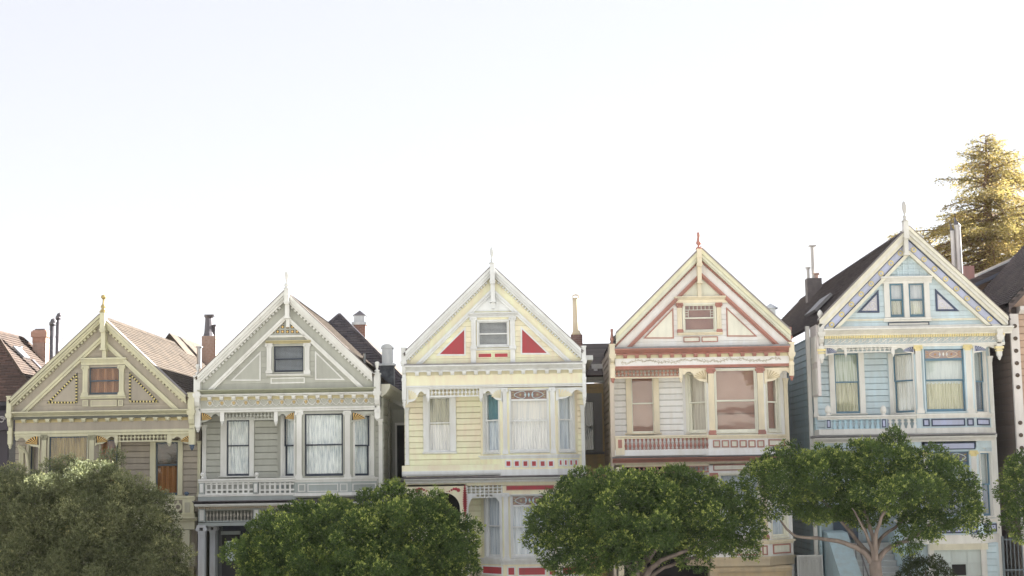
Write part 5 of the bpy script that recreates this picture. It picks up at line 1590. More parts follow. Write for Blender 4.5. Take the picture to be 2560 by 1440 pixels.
    h.siding(h.R, B['plan'][3] - .1, h.x1 - .05, z0, z1, .222, wall, rw2)
    h.pilaster(h.R, (414, 372, 466, 990), trim, w=-.06, ribs=2, ionic=False)
    h.pilaster(h.R, (2204, 365, 2262, 1190), trim, w=-.06, ribs=2, ionic=False)
    # balustrade
    h.mould('balcony_rail', trim, h.F, (468, 968, 1466, 1006), .12, STEP, back=.1)
    h.slab('balcony_floor', trim, h.F, (480, 1104, 1466, 1162), -.02, .95)
    for r, x in (((548, 1004, 604, 1110), 568), ((1108, 998, 1166, 1104), 1128)):
        p = h.slab('balcony_post', wall, h.F, r, -.06, .1); u0, u1, b0, b1 = h.rc(h.F, r[0] + 8, r[1] + 10, r[2] - 8, r[3] - 12, -.06)
        f = MB(h.F).box(u0, u1, -.072, -.059, b0, b1).build('panel_field', navy, p)
        u0, u1, b0, b1 = h.rc(h.F, r[0] + 18, r[1] + 22, r[2] - 18, r[3] - 24, -.06); MB(h.F).box(u0, u1, -.078, -.0715, b0, b1).build('panel_field', lav, p)
        h.balls(h.F, x, 866, 972, .11, trim, 'acorn', w=.03, parent=p)
    cut = paint((176, 208, 222))
    for x0, x1, n in ((610, 1104, 9), (1172, 1486, 5)):
        u0, u1, b0, b1 = h.rc(h.F, x0, 1002, x1, 1108); g = (u1 - u0) / n; first = None; H = b1 - b0
        for i in range(n):
            x = u0 + g * (i + .5)
            if first is None:
                prof = [(.12, 0), (.32, .05), (.3, .3), (.14, .48), (.12, .6), (.34, .66), (.36, .72), (.14, .78), (.2, .9), (.5, 1)]
                pts = [(x + g * a, b0 + H * b) for a, b in prof] + [(x - g * a, b0 + H * b) for a, b in reversed(prof)]
                first = MB(h.F).prism(pts, 0, .05).build('flat_baluster', cut if x0 < 1000 else trim, h.root)
            else: copy(first, h.root, (x - first_x, 0, 0))
            if i == 0: first_x = x
    h.slab('balcony_back', lav, h.R, (1172, 1000, 1490, 1150), -.02, .0)
    h.mould('porch_gutter', FLASH, h.F, (430, 1160, 2285, 1186), .4, STEP, back=.4)
    h.mould('porch_cornice', trim, h.F, (440, 1186, 2278, 1238), .34, CROWN, back=.4)
    h.slab('porch_beam', wall, h.F, (470, 1230, 2230, 1310), 0, .4)
    h.crop(1860, 1080, 3.657)
    G = h.bay(1640, 2140, 1390, 2300, 80, 830, wall)
    h.panel(G['f'], (1645, 98, 2112, 160), navy, lav, .03, w=-.005)
    # carved shell on the angled face
    u, z = G['r'].uz(*h.q(2192, 112)); q = MB(G['r'])
    q.disc(u, z, 0, [(.16, 0), (.14, .03), (.08, .05), (.01, .06)], 12)
    for sg in (-1, 1): q.tube([(u + sg * (.12 + .05 * math.cos(k * .7)), -.03, z + .08 + .05 * math.sin(k * .7)) for k in range(8)], .016, 5)
    q.build('carved_shell', trim, h.root)
    cv = [('shade', 0, .5, cloth((206, 214, 212), (190, 200, 200))), ('curtain', .48, 1, cloth((190, 196, 206), (150, 158, 170)))]
    h.bay_face(G, 'f', (1704, 178, 2068, 780), casing=wall, sash=sash, cover=cv, transom=.18, tmat=[noisy('stained_glass_dusk', (96, 100, 112), (120, 122, 132), 12, .2)] + STAIN[1:], cw=(.06, .06), head=.03, meet=.42)
    h.bay_face(G, 'r', (2162, 190, 2256, 768), casing=trim, sash=sash, cover=cv, cw=(.03, .1), head=.05)
    h.bay_face(G, 'l', (1430, 190, 1600, 780), casing=trim, sash=sash, cover=cv, cw=(.1, .03), head=.05)
    h.pilaster(h.F, (1640, 172, 1694, 790), trim, cap=yel); h.pilaster(h.F, (2078, 168, 2148, 788), trim, cap=yel)
    Z = lambda y: h.zpx(h.F, 1890, y)
    h.bay_ring(G, 'bay_sill', trim, Z(835), Z(800), .11, [(1, .5, 0), (.5, 1, .5)])
    h.bay_ring(G, 'bay_apron', wall, Z(942), Z(835), .03)
    for r in ((1660, 856, 1760, 928), (1785, 856, 2045, 926), (2066, 852, 2130, 922)): h.panel(G['f'], r, navy, lav, .05, w=-.035)
    h.panel(G['r'], (2186, 838, 2298, 914), navy, lav, .05, w=-.035)
    h.bay_ring(G, 'bay_skirt', trim, Z(1022), Z(942), .08, [(1.2, .25, 0), (1, 1, .25)])
    h.slab('garage_wall', wall, h.F, (1560, 1015, 2345, 1800), .35, .9)
    h.slab('garage_jamb', trim, h.F, (2180, 1030, 2232, 1700), .2, .36); h.slab('garage_jamb', trim, h.F, (1700, 1030, 1752, 1700), .2, .36)
    h.slab('garage_lintel', cream, h.F, (1700, 1022, 2232, 1078), .18, .36)
    g = h.slab('garage_door', paint((196, 206, 204)), h.F, (1752, 1078, 2180, 1640), .28, .36)
    for k in range(3):
        for j in range(4):
            u0, u1, b0, b1 = h.rc(h.F, 1762 + 140 * k, 1092 + 118 * j, 1888 + 140 * k, 1192 + 118 * j, .28)
            MB(h.F).box(u0, u1, .262, .28, b0, b1).build('door_panel', DARK if (k, j) == (1, 1) else paint((200, 210, 208)), g)
    h.slab('right_corner_board', trim, h.R, (2282, 40, 2352, 1700), -.1, .3)
    fw = h.wall('garage_side_siding', wall, h.F, h.F.uz(*h.q(2232, 1100))[0], h.F.uz(*h.q(2330, 1100))[0], h.zg, h.zpx(h.F, 2280, 1022), .3, .36)
    h.siding(h.F, h.F.uz(*h.q(2232, 1100))[0], h.F.uz(*h.q(2330, 1100))[0], h.zg, h.zpx(h.F, 2280, 1022), .222, wall, fw, w=.28)
    # porch recess, steps and their side walls
    h.slab('porch_back_wall', wall, h.F, (690, 60, 1640, 1000), 1.9, 2.0)
    d = h.slab('front_door', BLUEGREY, h.F, (820, 660, 1040, 985), 1.8, 1.9)
    u0, u1, b0, b1 = h.rc(h.F, 850, 700, 1010, 820, 1.8); MB(h.F).box(u0, u1, 1.785, 1.8, b0, b1).build('pane', GLASS, d)
    u0, u1, b0, b1 = h.rc(h.F, 970, 985, 1385, 1000); zt = b1; n = 14
    for k in range(n):
        rz = .19
        MB(h.F).box(u0, u1, 1.2 - .3 * (k + 1), 1.2 - .3 * k + .02, h.zg - .5, zt - rz * (k + 1)).box(u0 - .02, u1 + .02, 1.2 - .3 * (k + 1) - .04, 1.2 - .3 * k + .02, zt - rz * (k + 1), zt - rz * (k + 1) + .035).build('step', paint((198, 200, 200)), h.root)
    stb = paint((178, 202, 210))
    for a, b in ((u0 - .75, u0 - .02), (u1 + .02, u1 + .3)):
        MB(h.F).loops([(a, 1.2, h.zg - .5), (a, 1.2, zt + .35), (a, .2, zt + .3), (a, -3.2, zt - 2.2), (a, -3.2, h.zg - .5)], [(b, 1.2, h.zg - .5), (b, 1.2, zt + .35), (b, .2, zt + .3), (b, -3.2, zt - 2.2), (b, -3.2, h.zg - .5)]) if False else None
        q = MB(h.F); A = [(1.2, h.zg - .5), (1.2, zt + .3), (.3, zt + .25), (-3.2, zt - 2.0), (-3.2, h.zg - .5)]
        q.extr(A, a, b).build('stair_wall', stb, h.root)
    q = MB(h.F); q.tube([(u0 + .12, .9, zt + .85), (u0 + .12, -.3, zt + .1), (u0 + .12, -3, zt - 1.6)], .03, 6)
    for k in range(4): q.tube([(u0 + .12, .8 - k * 1.1, zt + .78 - k * .68), (u0 + .12, .8 - k * 1.1, zt - .2 - k * .68)], .018, 5)
    q.build('handrail', METALD, h.root)
    h.crop(0, 0, 1)
    h.body(wall, 17, U(2045, 838, 54.85)[1], 'l', .24, side_mat=paint((184, 208, 216)), side_len=10, split=h.zpx(h.F, 2200, 1110))
    rt = MB().box(h.x0 - .03, h.x0 + .08, h.Yf - .1, h.Yf + 1.1, U(2045, 990, 54)[1], U(2045, 812, 54)[1]).build('side_return', paint((214, 206, 204)), h.root)
    for k in range(2): MB().box(h.x0 - .05, h.x0 - .029, h.Yf + .05, h.Yf + .95, U(2045, 985 - 80 * k, 54)[1], U(2045, 920 - 80 * k, 54)[1]).build('panel_field', trim, rt)
    h.slab('corner_board', trim, Frame((h.x0 - .02, h.Yf + 1.2), (1, 0)), (2028, 815, 2037, 1500), -.1, .1)
    MB().box(h.x1 - .2, h.x1 - .01, h.Yf + h.rec, h.Yf + 5, h.zg, h.zpx(h.R, 2480, 870)).build('side_return', trim, h.root)
    ro = h.roof(SH_BROWN, 22, .05)
    # skylight rail and chimney on the left slope, twin flues behind the right one
    Yc = h.Yf + 15
    X, z1 = U(2033, 697, Yc); _, z0 = U(2033, 730, Yc); _, z2 = U(2033, 615, Yc); _, z3 = U(2033, 672, Yc)
    cs = MB().box(X - .33, X + .33, Yc - .3, Yc + .3, z0 - 1.5, z1).build('chimney', noisy('sooty_stucco', (104, 98, 96), (126, 118, 114), 4, .9), ro)
    MB().lathe(X + .02, Yc, [(.09, z1), (.09, z2 - .05)], 10).box(X - .14, X + .18, Yc - .14, Yc + .14, z2 - .02, z2 + .03).lathe(X - .22, Yc, [(.07, z1), (.07, z3), (.12, z3), (.12, z3 + .08)], 8).build('flue', paint((206, 202, 196)), cs)
    MB().lathe(X + .14, Yc - .05, [(.1, z1), (.09, z1 + .15), (.17, z1 + .2), (.17, z1 + .25)], 8).build('chimney_pot', BRICK, cs)
    Yv = h.Yf + 7
    for (x, y0, y1, r) in ((2400, 690, 566, .12), (2385, 660, 580, .085)):
        X, z0 = U(x, y0, Yv); _, z1 = U(x, y1, Yv)
        q = MB().lathe(X, Yv, [(r, z0 - 1), (r, z1), (r * 1.15, z1), (r * 1.15, z1 + .05)], 14)
        f = q.build('flue', noisy('bright_flue_steel', (196, 192, 188), (222, 216, 208), 3, .4, .6, .03, (1, 1, .4)), ro, smooth=False)
        q = MB(); q.loops([(X + r * 1.1 * math.cos(a), Yv + r * 1.1 * math.sin(a), z1 + .05) for a in [k * .6283 for k in range(10)]], [(X - r * .5 + r * .5 * math.cos(a), Yv + r * .9 * math.sin(a), z1 + .28 - .13 * math.cos(a)) for a in [k * .6283 for k in range(10)]])
        q.build('flue_hood', METALD, f)
    X, z0 = U(2420, 690, Yv + 2); _, z1 = U(2420, 666, Yv + 2)
    MB().box(X - .22, X + .22, Yv + 1.8, Yv + 2.3, z0 - 1, z1).build('chimney', paint((170, 126, 120)), ro)
    # skylight frame lying on the left slope
    xs = h.Xc - h.hw + .55; zs = h.Za - h.sl * (h.hw - .55) + .1
    P = []
    for (t, y) in ((0, 3.0), (.9, 3.0), (.9, 5.2), (0, 5.2)):
        P.append((xs + t * .7, h.Yf + y, zs + t * .7 * h.sl))
    MB().loops(P, [(p[0] - .08, p[1], p[2] + .08) for p in P]).build('skylight', FLASH, ro)

house_taupe(); house_green(); house_yellow(); house_cream(); house_blue()
# ------------------------------------------------------------------ ground, street
def ground():
    ASPH = noisy('asphalt', (98, 97, 96), (116, 114, 112), 6, .9)
    CONC = noisy('pavement_concrete', (168, 164, 156), (190, 186, 178), 2.5, .85)
    BOUNCE_GRASS = noisy('pale_bounce_grass', (162, 161, 150), (174, 170, 160), 1.5, .95)  # pale neutral tone set for the light it bounces onto the house fronts
    YARD = noisy('yard_concrete', (150, 146, 138), (176, 170, 162), 2.5, .85)
    def prof(y):
        if y < -70: return 17.0
        if y < -12: return 7.2 + (-12 - y) * .169
        if y < 33: return (33 - y) * .16
        return 0
    xs = [-450, -240, -120] + list(range(-60, 61, 6)) + [120, 240, 450]
    ys = [-450, -200, -100, -70, -55] + list(range(-42, 33, 6)) + [33, 60, 100, 250, 500]
    mb = MB()
    for y in ys:
        for x in xs: mb.v.append((x, y, ground_z(x) + prof(y) - .03))
    n = len(xs)
    for j in range(len(ys) - 1):
        for i in range(n - 1): mb.f.append((j * n + i, j * n + i + 1, (j + 1) * n + i + 1, (j + 1) * n + i))
    tag(mb.build('ground', BOUNCE_GRASS, None, smooth=True), None, None, kind='structure')
    def strip(name, mat, y0, y1, dz, th=None):
        mb = MB(); X = [-120] + list(range(-60, 61, 6)) + [120]
        for a, b in zip(X, X[1:]):
            k = len(mb.v); za, zb = ground_z(a) + dz, ground_z(b) + dz
            t = th or .02
            mb.v += [(a, y0, za), (b, y0, zb), (b, y1, zb), (a, y1, za), (a, y0, za - t), (b, y0, zb - t), (b, y1, zb - t), (a, y1, za - t)]
            mb.f += [(k, k+1, k+2, k+3), (k, k+4, k+5, k+1), (k+3, k+2, k+6, k+7)]
        tag(mb.build(name, mat), None, None, kind='structure')
    strip('road', ASPH, 37, 46.7, .0)
    strip('kerb', CONC, 46.7, 46.95, .12, .14); strip('pavement', CONC, 46.95, 50.6, .116, .14)
    strip('kerb', CONC, 36.75, 37, .12, .14); strip('pavement', CONC, 33.2, 36.75, .116, .14)
    strip('front_yard', YARD, 50.6, 60, .06, .1)
    strip('road_marking', paint((206, 190, 110)), 41.8, 41.92, .006)
ground()

# ------------------------------------------------------------------ neighbours
def left_neighbour():
    dark = paint((70, 62, 74)); dk2 = paint((48, 46, 56)); wht = paint((186, 182, 184)); SHB = shingle_mat((88, 72, 60), (74, 60, 51), 'Y', 'russet_shingles'); SHF = shingle_mat((104, 82, 74), (84, 68, 62), 'X', 'russet_shingles_front')
    Y0 = 54.6
    Xe, Ze = U(99, 1003, Y0); zg = ground_z(Xe - 3)
    t = thing('hip_roofed_house', (Xe - 3, Y0, zg), 'dark plum house with russet hip roof and brick chimney at the left edge', 'house')
    w, s = 2.7, 1.06
    Zr = Ze + w * s
    A = (Xe - w, Y0 + w, Zr); Bk = (Xe - w, Y0 + w + 3.2, Zr)
    E0, E1, E2, E3 = (Xe - 2 * w, Y0, Ze), (Xe, Y0, Ze), (Xe, Y0 + 2 * w + 3.2, Ze), (Xe - 2 * w, Y0 + 2 * w + 3.2, Ze)
    mb = MB(); mb.v += [E0, E1, E2, E3, A, Bk]; mb.f += [(0, 1, 4), (1, 2, 5, 4), (2, 3, 5), (3, 0, 4, 5), (3, 2, 1, 0)]
    ro = mb.build('roof', SHB, t)
    def courses(P0, P1, Q0, Q1, out, mat, n=27):
        mb = MB()
        for i in range(n):
            a, b = i / n, min(1, (i + 1.15) / n)
            def pt(P, Q, f, e): return tuple(P[j] + (Q[j] - P[j]) * f + out[j] * e for j in range(3))
            k = len(mb.v)
            mb.v += [pt(P0, Q0, a, .04), pt(P1, Q1, a, .04), pt(P1, Q1, b, .006), pt(P0, Q0, b, .006), pt(P0, Q0, a, .0), pt(P1, Q1, a, .0)]
            mb.f += [(k, k+1, k+2, k+3), (k, k+4, k+5, k+1)]
        q = mb.build('shingle_courses', mat, ro); q['kind'] = 'stuff'
    courses(E0, E1, A, A, (0, -.7, .7), SHF); courses(E1, E2, A, Bk, (.7, 0, .7), SHB)
    for P, Q in ((E1, A), (A, Bk), (E0, A), (E2, Bk)): MB().tube([P, tuple((P[j] + Q[j]) / 2 for j in range(3)), Q], .07, 6).build('hip_ridge', SHB, ro)
    for (x, y, Y, hh) in ((50, 905, 58.6, .55),):
        X, z = U(x, y, Y); MB().lathe(X, Y, [(.06, z - .3), (.06, z + hh), (.09, z + hh), (.09, z + hh + .06)], 8).build('vent_pipe', METAL, ro)
    # skylight and a dark valley strip on the lit slope
    def on(u, v):   # u along depth, v up the slope, on the right-hand plane
        y = Y0 + u; return (Xe - v, y, Ze + v * s)
    P = [on(3.0, 1.7), on(3.8, 1.7), on(3.8, 2.1), on(3.0, 2.1)]
    MB().loops(P, [(p[0] + .07, p[1], p[2] + .07) for p in P]).build('skylight', METAL, ro)
    P = [on(4.2, .4), on(4.6, .4), on(4.3, 1.7), on(4.0, 1.7)]
    MB().loops(P, [(p[0] + .05, p[1], p[2] + .05) for p in P]).build('valley_flashing', METALD, ro)
    # chimney with a corbelled cap
    Yc = 60.5
    X, z1 = U(103, 858, Yc); _, z0 = U(103, 930, Yc); _, z2 = U(103, 823, Yc)
    cs = brick_stack(ro, X, Yc, .52, .52, z0 - .6, z1, BRICK)
    stu = noisy('pink_stucco', (176, 138, 120), (196, 158, 140), 6, .9)
    hh = z2 - z1
    MB().box(X - .27, X + .27, Yc - .27, Yc + .27, z1, z1 + hh * .4).box(X - .32, X + .32, Yc - .32, Yc + .32, z1 + hh * .4, z1 + hh * .8).box(X - .27, X + .27, Yc - .27, Yc + .27, z1 + hh * .8, z1 + hh * .9).build('chimney_cap', stu, cs)
    MB().box(X - .2, X + .2, Yc - .2, Yc + .2, z1 + hh * .9, z2).build('chimney_damper', METALD, cs)
    Yf = 58
    for (x, yb, yt, r, dy) in ((129, 930, 812, .105, 0), (143, 930, 797, .085, .25)):
        X, z0 = U(x, yb, Yf + dy); _, z1 = U(x, yt, Yf + dy)
        f = MB().lathe(X, Yf + dy, [(r, z0 - 1.2), (r, z1)], 12).build('flue', METALD, ro, smooth=True)
        q = MB(); q.tube([(X, Yf + dy, z1 - .02), (X, Yf + dy, z1 + .06), (X + .03, Yf + dy, z1 + .14), (X + .1, Yf + dy, z1 + .2)], [r * 1.25, r * 1.25, r * 1.15, r * .8], 12)
        q.build('flue_hood', METALD, f, smooth=True)
    # shaded front under the eave
    F = Frame((0, Y0 + .25), (1, 0)); H = House.__new__(House); H.c = (0, 0, 1); H.root = t
    MB().box(Xe - 6.5, Xe - .35, Y0 + .9, Y0 + 9, zg - 1, Ze).build('body_wall', dark, t)
    MB(F).extr([(0, Ze), (-.35, Ze), (-.35, Ze - .14), (-.1, Ze - .3), (0, Ze - .3)], Xe - 6, Xe + .1).build('cornice', dk2, t)
    fr = MB(F).box(Xe - 6, Xe - .05, -.02, .6, Ze - 1.0, Ze - .3).build('frieze', dark, t)
    for k in range(9):
        x = Xe - .35 - k * .36; q = MB(F)
        q.tube([(x + .13 * (1 - j / 24) * math.cos(j * .6), -.05, Ze - .63 + .13 * (1 - j / 24) * math.sin(j * .6)) for j in range(15)], .022, 5)
        q.build('frieze_scroll', wht, fr)
    for k in range(4):
        x = Xe - 1.0 - k * 1.1
        w_ = MB(F).box(x - .42, x + .3, .58, .65, Ze - 3.6, Ze - 1.2).build('window', dk2, t)
        MB(F).box(x - .34, x + .22, .565, .58, Ze - 3.5, Ze - 1.3).build('pane', GLASS, w_)
    c = MB(F).lathe(Xe - .42, .1, [(.1, zg), (.085, Ze - 1.3), (.13, Ze - 1.25), (.11, Ze - 1.15), (.15, Ze - 1.1), (.15, Ze - 1.0)], 10).build('porch_column', paint((96, 96, 106)), t, smooth=True)
    # overhead wires running to the next roof
    X0, z0 = U(128, 838, 58); X1, z1 = U(215, 842, 60)
    for dz in (0, -.12):
        tag(MB().tube([(X0 + (X1 - X0) * k / 8, 58 + 2 * k / 8, z0 + (z1 - z0) * k / 8 + dz * k / 4 - .12 * math.sin(math.pi * k / 8)) for k in range(9)], .012, 4).build('overhead_wire', METALD), ('upper' if dz == 0 else 'lower') + ' thin dark wire strung from the twin flues to the taupe roof', 'wire', 'wires beside the twin flues')
left_neighbour()

def right_neighbour():
    brn = paint((128, 112, 104)); tan = paint((190, 160, 138)); wht = paint((214, 208, 204)); bolt = paint((92, 78, 66))
    Yw = 54.3
    Xw, _ = U(2536, 1000, Yw); zg = ground_z(Xw + 3); zt = U(2534, 757, Yw)[1]
    t = thing('boarded_house', (Xw + 3, Yw, zg), 'brown boarded house with dark roof and bolted white corner board at the right edge', 'house')
    H = House.__new__(House); H.c = (0, 0, 1); H.root = t
    bw = MB().box(Xw + .1, Xw + 7.9, Yw + .45, Yw + 14, zg - 1, zt).build('body_wall', brn, t)
    fr = Frame((Xw, Yw + 9), (0, -1))
    H.siding(fr, 0, 9, zg, zt, .25, brn, bw)
    zc = U(2548, 785, Yw)[1]
    cb = MB().box(Xw - .03, Xw + .27, Yw - .12, Yw + .02, zg, zc).build('corner_board', wht, t)
    for y in (815, 846, 877, 908, 938, 968, 1057, 1088, 1120, 1150):
        X, z = U(2546, y, Yw - .12)
        MB().disc(Xw + .12, z, Yw - .12, [(.075, 0), (.075, .03), (.04, .045), (.02, .03), (.004, .03)], 12).build('bolt_boss', bolt, cb)
    MB().extr([(Yw + .1, zc + .25), (Yw - .35, zc + .25), (Yw - .35, zc + .12), (Yw - .15, zc), (Yw + .1, zc)], Xw + .28, Xw + 7.7).build('cornice', wht, t)
    fw_ = MB().box(Xw + .28, Xw + 7.7, Yw + .32, Yw + .42, zg, zc).build('front_wall', tan, t)
    FF = Frame((0, Yw), (1, 0)); H.glass = GLASS; H.Yf, H.rec, H.F = Yw, .85, FF
    wins = [(Xw + 1.2 + 2.2 * k, Xw + 2.3 + 2.2 * k, zc - 1.2 - 3.6 * j - 1.9, zc - 1.2 - 3.6 * j) for k in range(3) for j in range(2)]
    H.siding(FF, Xw + .28, Xw + 7.7, zg, zc, .25, tan, fw_, wins, w=.02)
    for w_ in wins: H.window(FF, w_, wht, wht, .5, [('curtain', 0, 1, SHEERW)], px=False)
    mb = MB(); mb.box(Xw - .05, Xw + .25, Yw - .1, Yw + .0, zc - 5.3, zc - 5.1).build('corner_band', wht, t)
    # lower roof rising from the wall top
    s = 1.02; z0 = zt - .02
    mb = MB(); mb.loops([(Xw - .1, Yw - .3, z0), (Xw + 4, Yw - .3, z0 + 4.1 * s), (Xw + 4, Yw - .3, z0 + 4.1 * s - .15), (Xw - .1, Yw - .3, z0 - .15)], [(Xw - .1, Yw + 7, z0), (Xw + 4, Yw + 7, z0 + 4.1 * s), (Xw + 4, Yw + 7, z0 + 4.1 * s - .15), (Xw - .1, Yw + 7, z0 - .15)])
    mb.loops([(Xw + 4, Yw - .3, z0 + 4.1 * s), (Xw + 8.1, Yw - .3, z0), (Xw + 8.1, Yw - .3, z0 - .15), (Xw + 4, Yw - .3, z0 + 4.1 * s - .15)], [(Xw + 4, Yw + 7, z0 + 4.1 * s), (Xw + 8.1, Yw + 7, z0), (Xw + 8.1, Yw + 7, z0 - .15), (Xw + 4, Yw + 7, z0 + 4.1 * s - .15)])
    r1 = mb.build('roof', SH_BROWN, t)
    gw = MB().prism([(Xw + .1, z0 - .1), (Xw + 7.9, z0 - .1), (Xw + 4, z0 + 3.9 * s - .2)], Yw + .2, Yw + .4).build('gable_wall', tan, t)
    for sg in (-1, 1):
        MB().prism([(Xw + 4, z0 + 4.1 * s), (Xw + 4 + sg * 4.1, z0), (Xw + 4 + sg * 4.1, z0 - .3), (Xw + 4, z0 + 4.1 * s - .35)], Yw - .28, Yw + .2).build('rake_board', wht if sg > 0 else SH_BROWN, t)
    q = MB()
    for i in range(38):
        x0, x1 = Xw - .12 + i * .105, Xw - .12 + (i + 1.2) * .105
        k = len(q.v); e = .035
        q.v += [(x0 - e * .7, Yw - .32, z0 + (x0 - Xw + .1) * s + e * .7), (x0 - e * .7, Yw + 7, z0 + (x0 - Xw + .1) * s + e * .7), (x1, Yw + 7, z0 + (x1 - Xw + .1) * s + .005), (x1, Yw - .32, z0 + (x1 - Xw + .1) * s + .005), (x0, Yw - .32, z0 + (x0 - Xw + .1) * s), (x0, Yw + 7, z0 + (x0 - Xw + .1) * s)]
        q.f += [(k, k+1, k+2, k+3), (k, k+4, k+5, k+1)]
    q = q.build('shingle_courses', SH_BROWN, r1); q['kind'] = 'stuff'
    # taller rear part: boarded wall facing the street under a raking roof
    Yr = Yw + 7.2; F = Frame((0, Yr), (1, 0))
    a = F.uz(2418, 723); b = F.uz(2600, 640)
    sl = (b[1] - a[1]) / (b[0] - a[0])
    wl_ = MB(F).prism([(a[0], a[1] - 4), (b[0] + 2, a[1] - 4), (b[0] + 2, b[1] + 2 * sl), (a[0], a[1])], .06, 8.8).build('rear_wall', tan, t)
    z = a[1] - 4
    while z < b[1]:
        poly = clip([(a[0], z), (b[0] + 2, z), (b[0] + 2, z + .235), (a[0], z + .235)], -sl, 1, a[1] - sl * a[0])
        if len(poly) > 2: MB(F).prism(poly, .0, .06).build('board', tan, wl_)
        z += .25
    def rk(dz0, dz1, y0, y1, mat, name, par=t, xa=-.25):
        return MB(F).prism([(a[0] + xa, a[1] + xa * sl + dz0), (b[0] + 2, b[1] + 2 * sl + dz0), (b[0] + 2, b[1] + 2 * sl + dz1), (a[0] + xa, a[1] + xa * sl + dz1)], y0, y1).build(name, mat, par)
    r2 = rk(.1, .32, -.35, 9, SH_BROWN, 'roof')
    rk(-.06, .1, -.42, .0, paint((92, 96, 108)), 'rake_board', t)
    for k in range(9):
        rk(.325, .34, .4 + k * .9, .42 + k * .9, SH_DARK, 'roof_batten', r2)
    xa, za = F.uz(2440, 712); 
    q = MB(F).prism([(xa, a[1] + (xa - a[0]) * sl + .33), (xa + 2.1, a[1] + (xa + 2.1 - a[0]) * sl + .33), (xa + 2.1, a[1] + (xa + 2.1 - a[0]) * sl + .45), (xa, a[1] + (xa - a[0]) * sl + .45)], .0, .12)
    q.build('skylight_kerb', paint((226, 216, 206)), r2)
    MB(F).prism([(xa + .1, a[1] + (xa + .1 - a[0]) * sl + .33), (xa + 2.2, a[1] + (xa + 2.2 - a[0]) * sl + .33), (xa + 2.2, a[1] + (xa + 2.2 - a[0]) * sl + .38), (xa + .1, a[1] + (xa + .1 - a[0]) * sl + .38)], -.3, -.02).build('roof_flashing', METAL, r2)
right_neighbour()

# ------------------------------------------------------------------ gate and fence
def gates():
    Y = 53.2
    gm = paint((176, 178, 178), .45); F = Frame((0, Y), (1, 0))
    u0, z1 = F.uz(1992, 1388); u1, _ = F.uz(2056, 1388); zg = ground_z(u0)
    t = thing('garden_gate', ((u0 + u1) / 2, Y, zg), 'pale metal gate with scroll tops between the cream and blue houses', 'gate')
    MB(F).box(u0, u1, .03, .05, zg + .1, z1).build('gate_sheet', gm, t)
    MB(F).box(u0, u0 + .05, -.02, .03, zg, z1).box(u1 - .05, u1, -.02, .03, zg, z1).box(u0 + .05, u1 - .05, -.02, .03, z1 - .06, z1).build('gate_frame', gm, t)
    n = 6
    for i in range(n):
        x = u0 + .1 + (u1 - u0 - .2) * i / (n - 1); MB(F).box(x - .012, x + .012, -.01, .012, zg + .1, z1 - .06).build('bar', gm, t)
    for c in (.32, .68):
        x = u0 + (u1 - u0) * c
        for sg in (-1, 1):
            MB(F).tube([(x + sg * (.02 + .09 * (1 - j / 16)) * math.cos(j * .55), -.02, z1 - .22 + .1 * (1 - j / 16) * math.sin(j * .55)) for j in range(13)], .014, 5).build('scroll', gm, t)
    fm = paint((92, 104, 112), .5)
    u0, z1 = F.uz(2508, 1342); u1 = u0 + 3.2; zg = ground_z(u0)
    t = thing('railing_gate', ((u0 + u1) / 2, Y, zg), 'slate grey barred railing beside the blue house garage', 'railing')
    MB(F).box(u0, u1, -.02, .02, z1 - .12, z1 - .07).build('rail', fm, t)
    MB(F).box(u0, u1, -.02, .02, zg + .3, zg + .35).build('rail', fm, t); MB(F).box(u0, u1, -.02, .02, z1 - 1.15, z1 - 1.1).build('rail', fm, t)
    MB(F).box(u0 - .07, u0, -.04, .04, zg, z1 + .02).build('post', fm, t)
    n = 24; first = None
    for i in range(n):
        x = u0 + .1 + i * .13
        if first is None:
            q = MB(F).box(x - .012, x + .012, -.012, .012, zg, z1); k = len(q.v)
            q.v += [F.place(x - .02, 0, z1), F.place(x + .02, 0, z1), F.place(x, 0, z1 + .09), F.place(x, -.02, z1), F.place(x, .02, z1)]
            q.f += [(k, k+3, k+2), (k+3, k+1, k+2), (k+1, k+4, k+2), (k+4, k, k+2)]
            first = q.build('bar', fm, t)
        else: copy(first, t, (i * .13, 0, 0))
gates()

# ------------------------------------------------------------------ trees
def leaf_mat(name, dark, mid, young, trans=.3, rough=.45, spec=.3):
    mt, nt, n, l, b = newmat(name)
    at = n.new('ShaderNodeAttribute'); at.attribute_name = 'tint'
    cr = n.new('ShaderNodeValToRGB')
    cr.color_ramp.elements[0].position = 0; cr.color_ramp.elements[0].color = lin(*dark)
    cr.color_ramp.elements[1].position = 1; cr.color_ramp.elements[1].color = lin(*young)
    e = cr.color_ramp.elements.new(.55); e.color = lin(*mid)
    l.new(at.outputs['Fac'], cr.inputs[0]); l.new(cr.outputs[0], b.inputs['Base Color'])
    b.inputs['Roughness'].default_value = rough; b.inputs['Specular IOR Level'].default_value = spec
    tr = n.new('ShaderNodeBsdfTranslucent'); l.new(cr.outputs[0], tr.inputs[0])
    mx = n.new('ShaderNodeMixShader'); mx.inputs[0].default_value = trans
    l.new(b.outputs[0], mx.inputs[1]); l.new(tr.outputs[0], mx.inputs[2]); l.new(mx.outputs[0], n['Material Output'].inputs[0])
    return mt

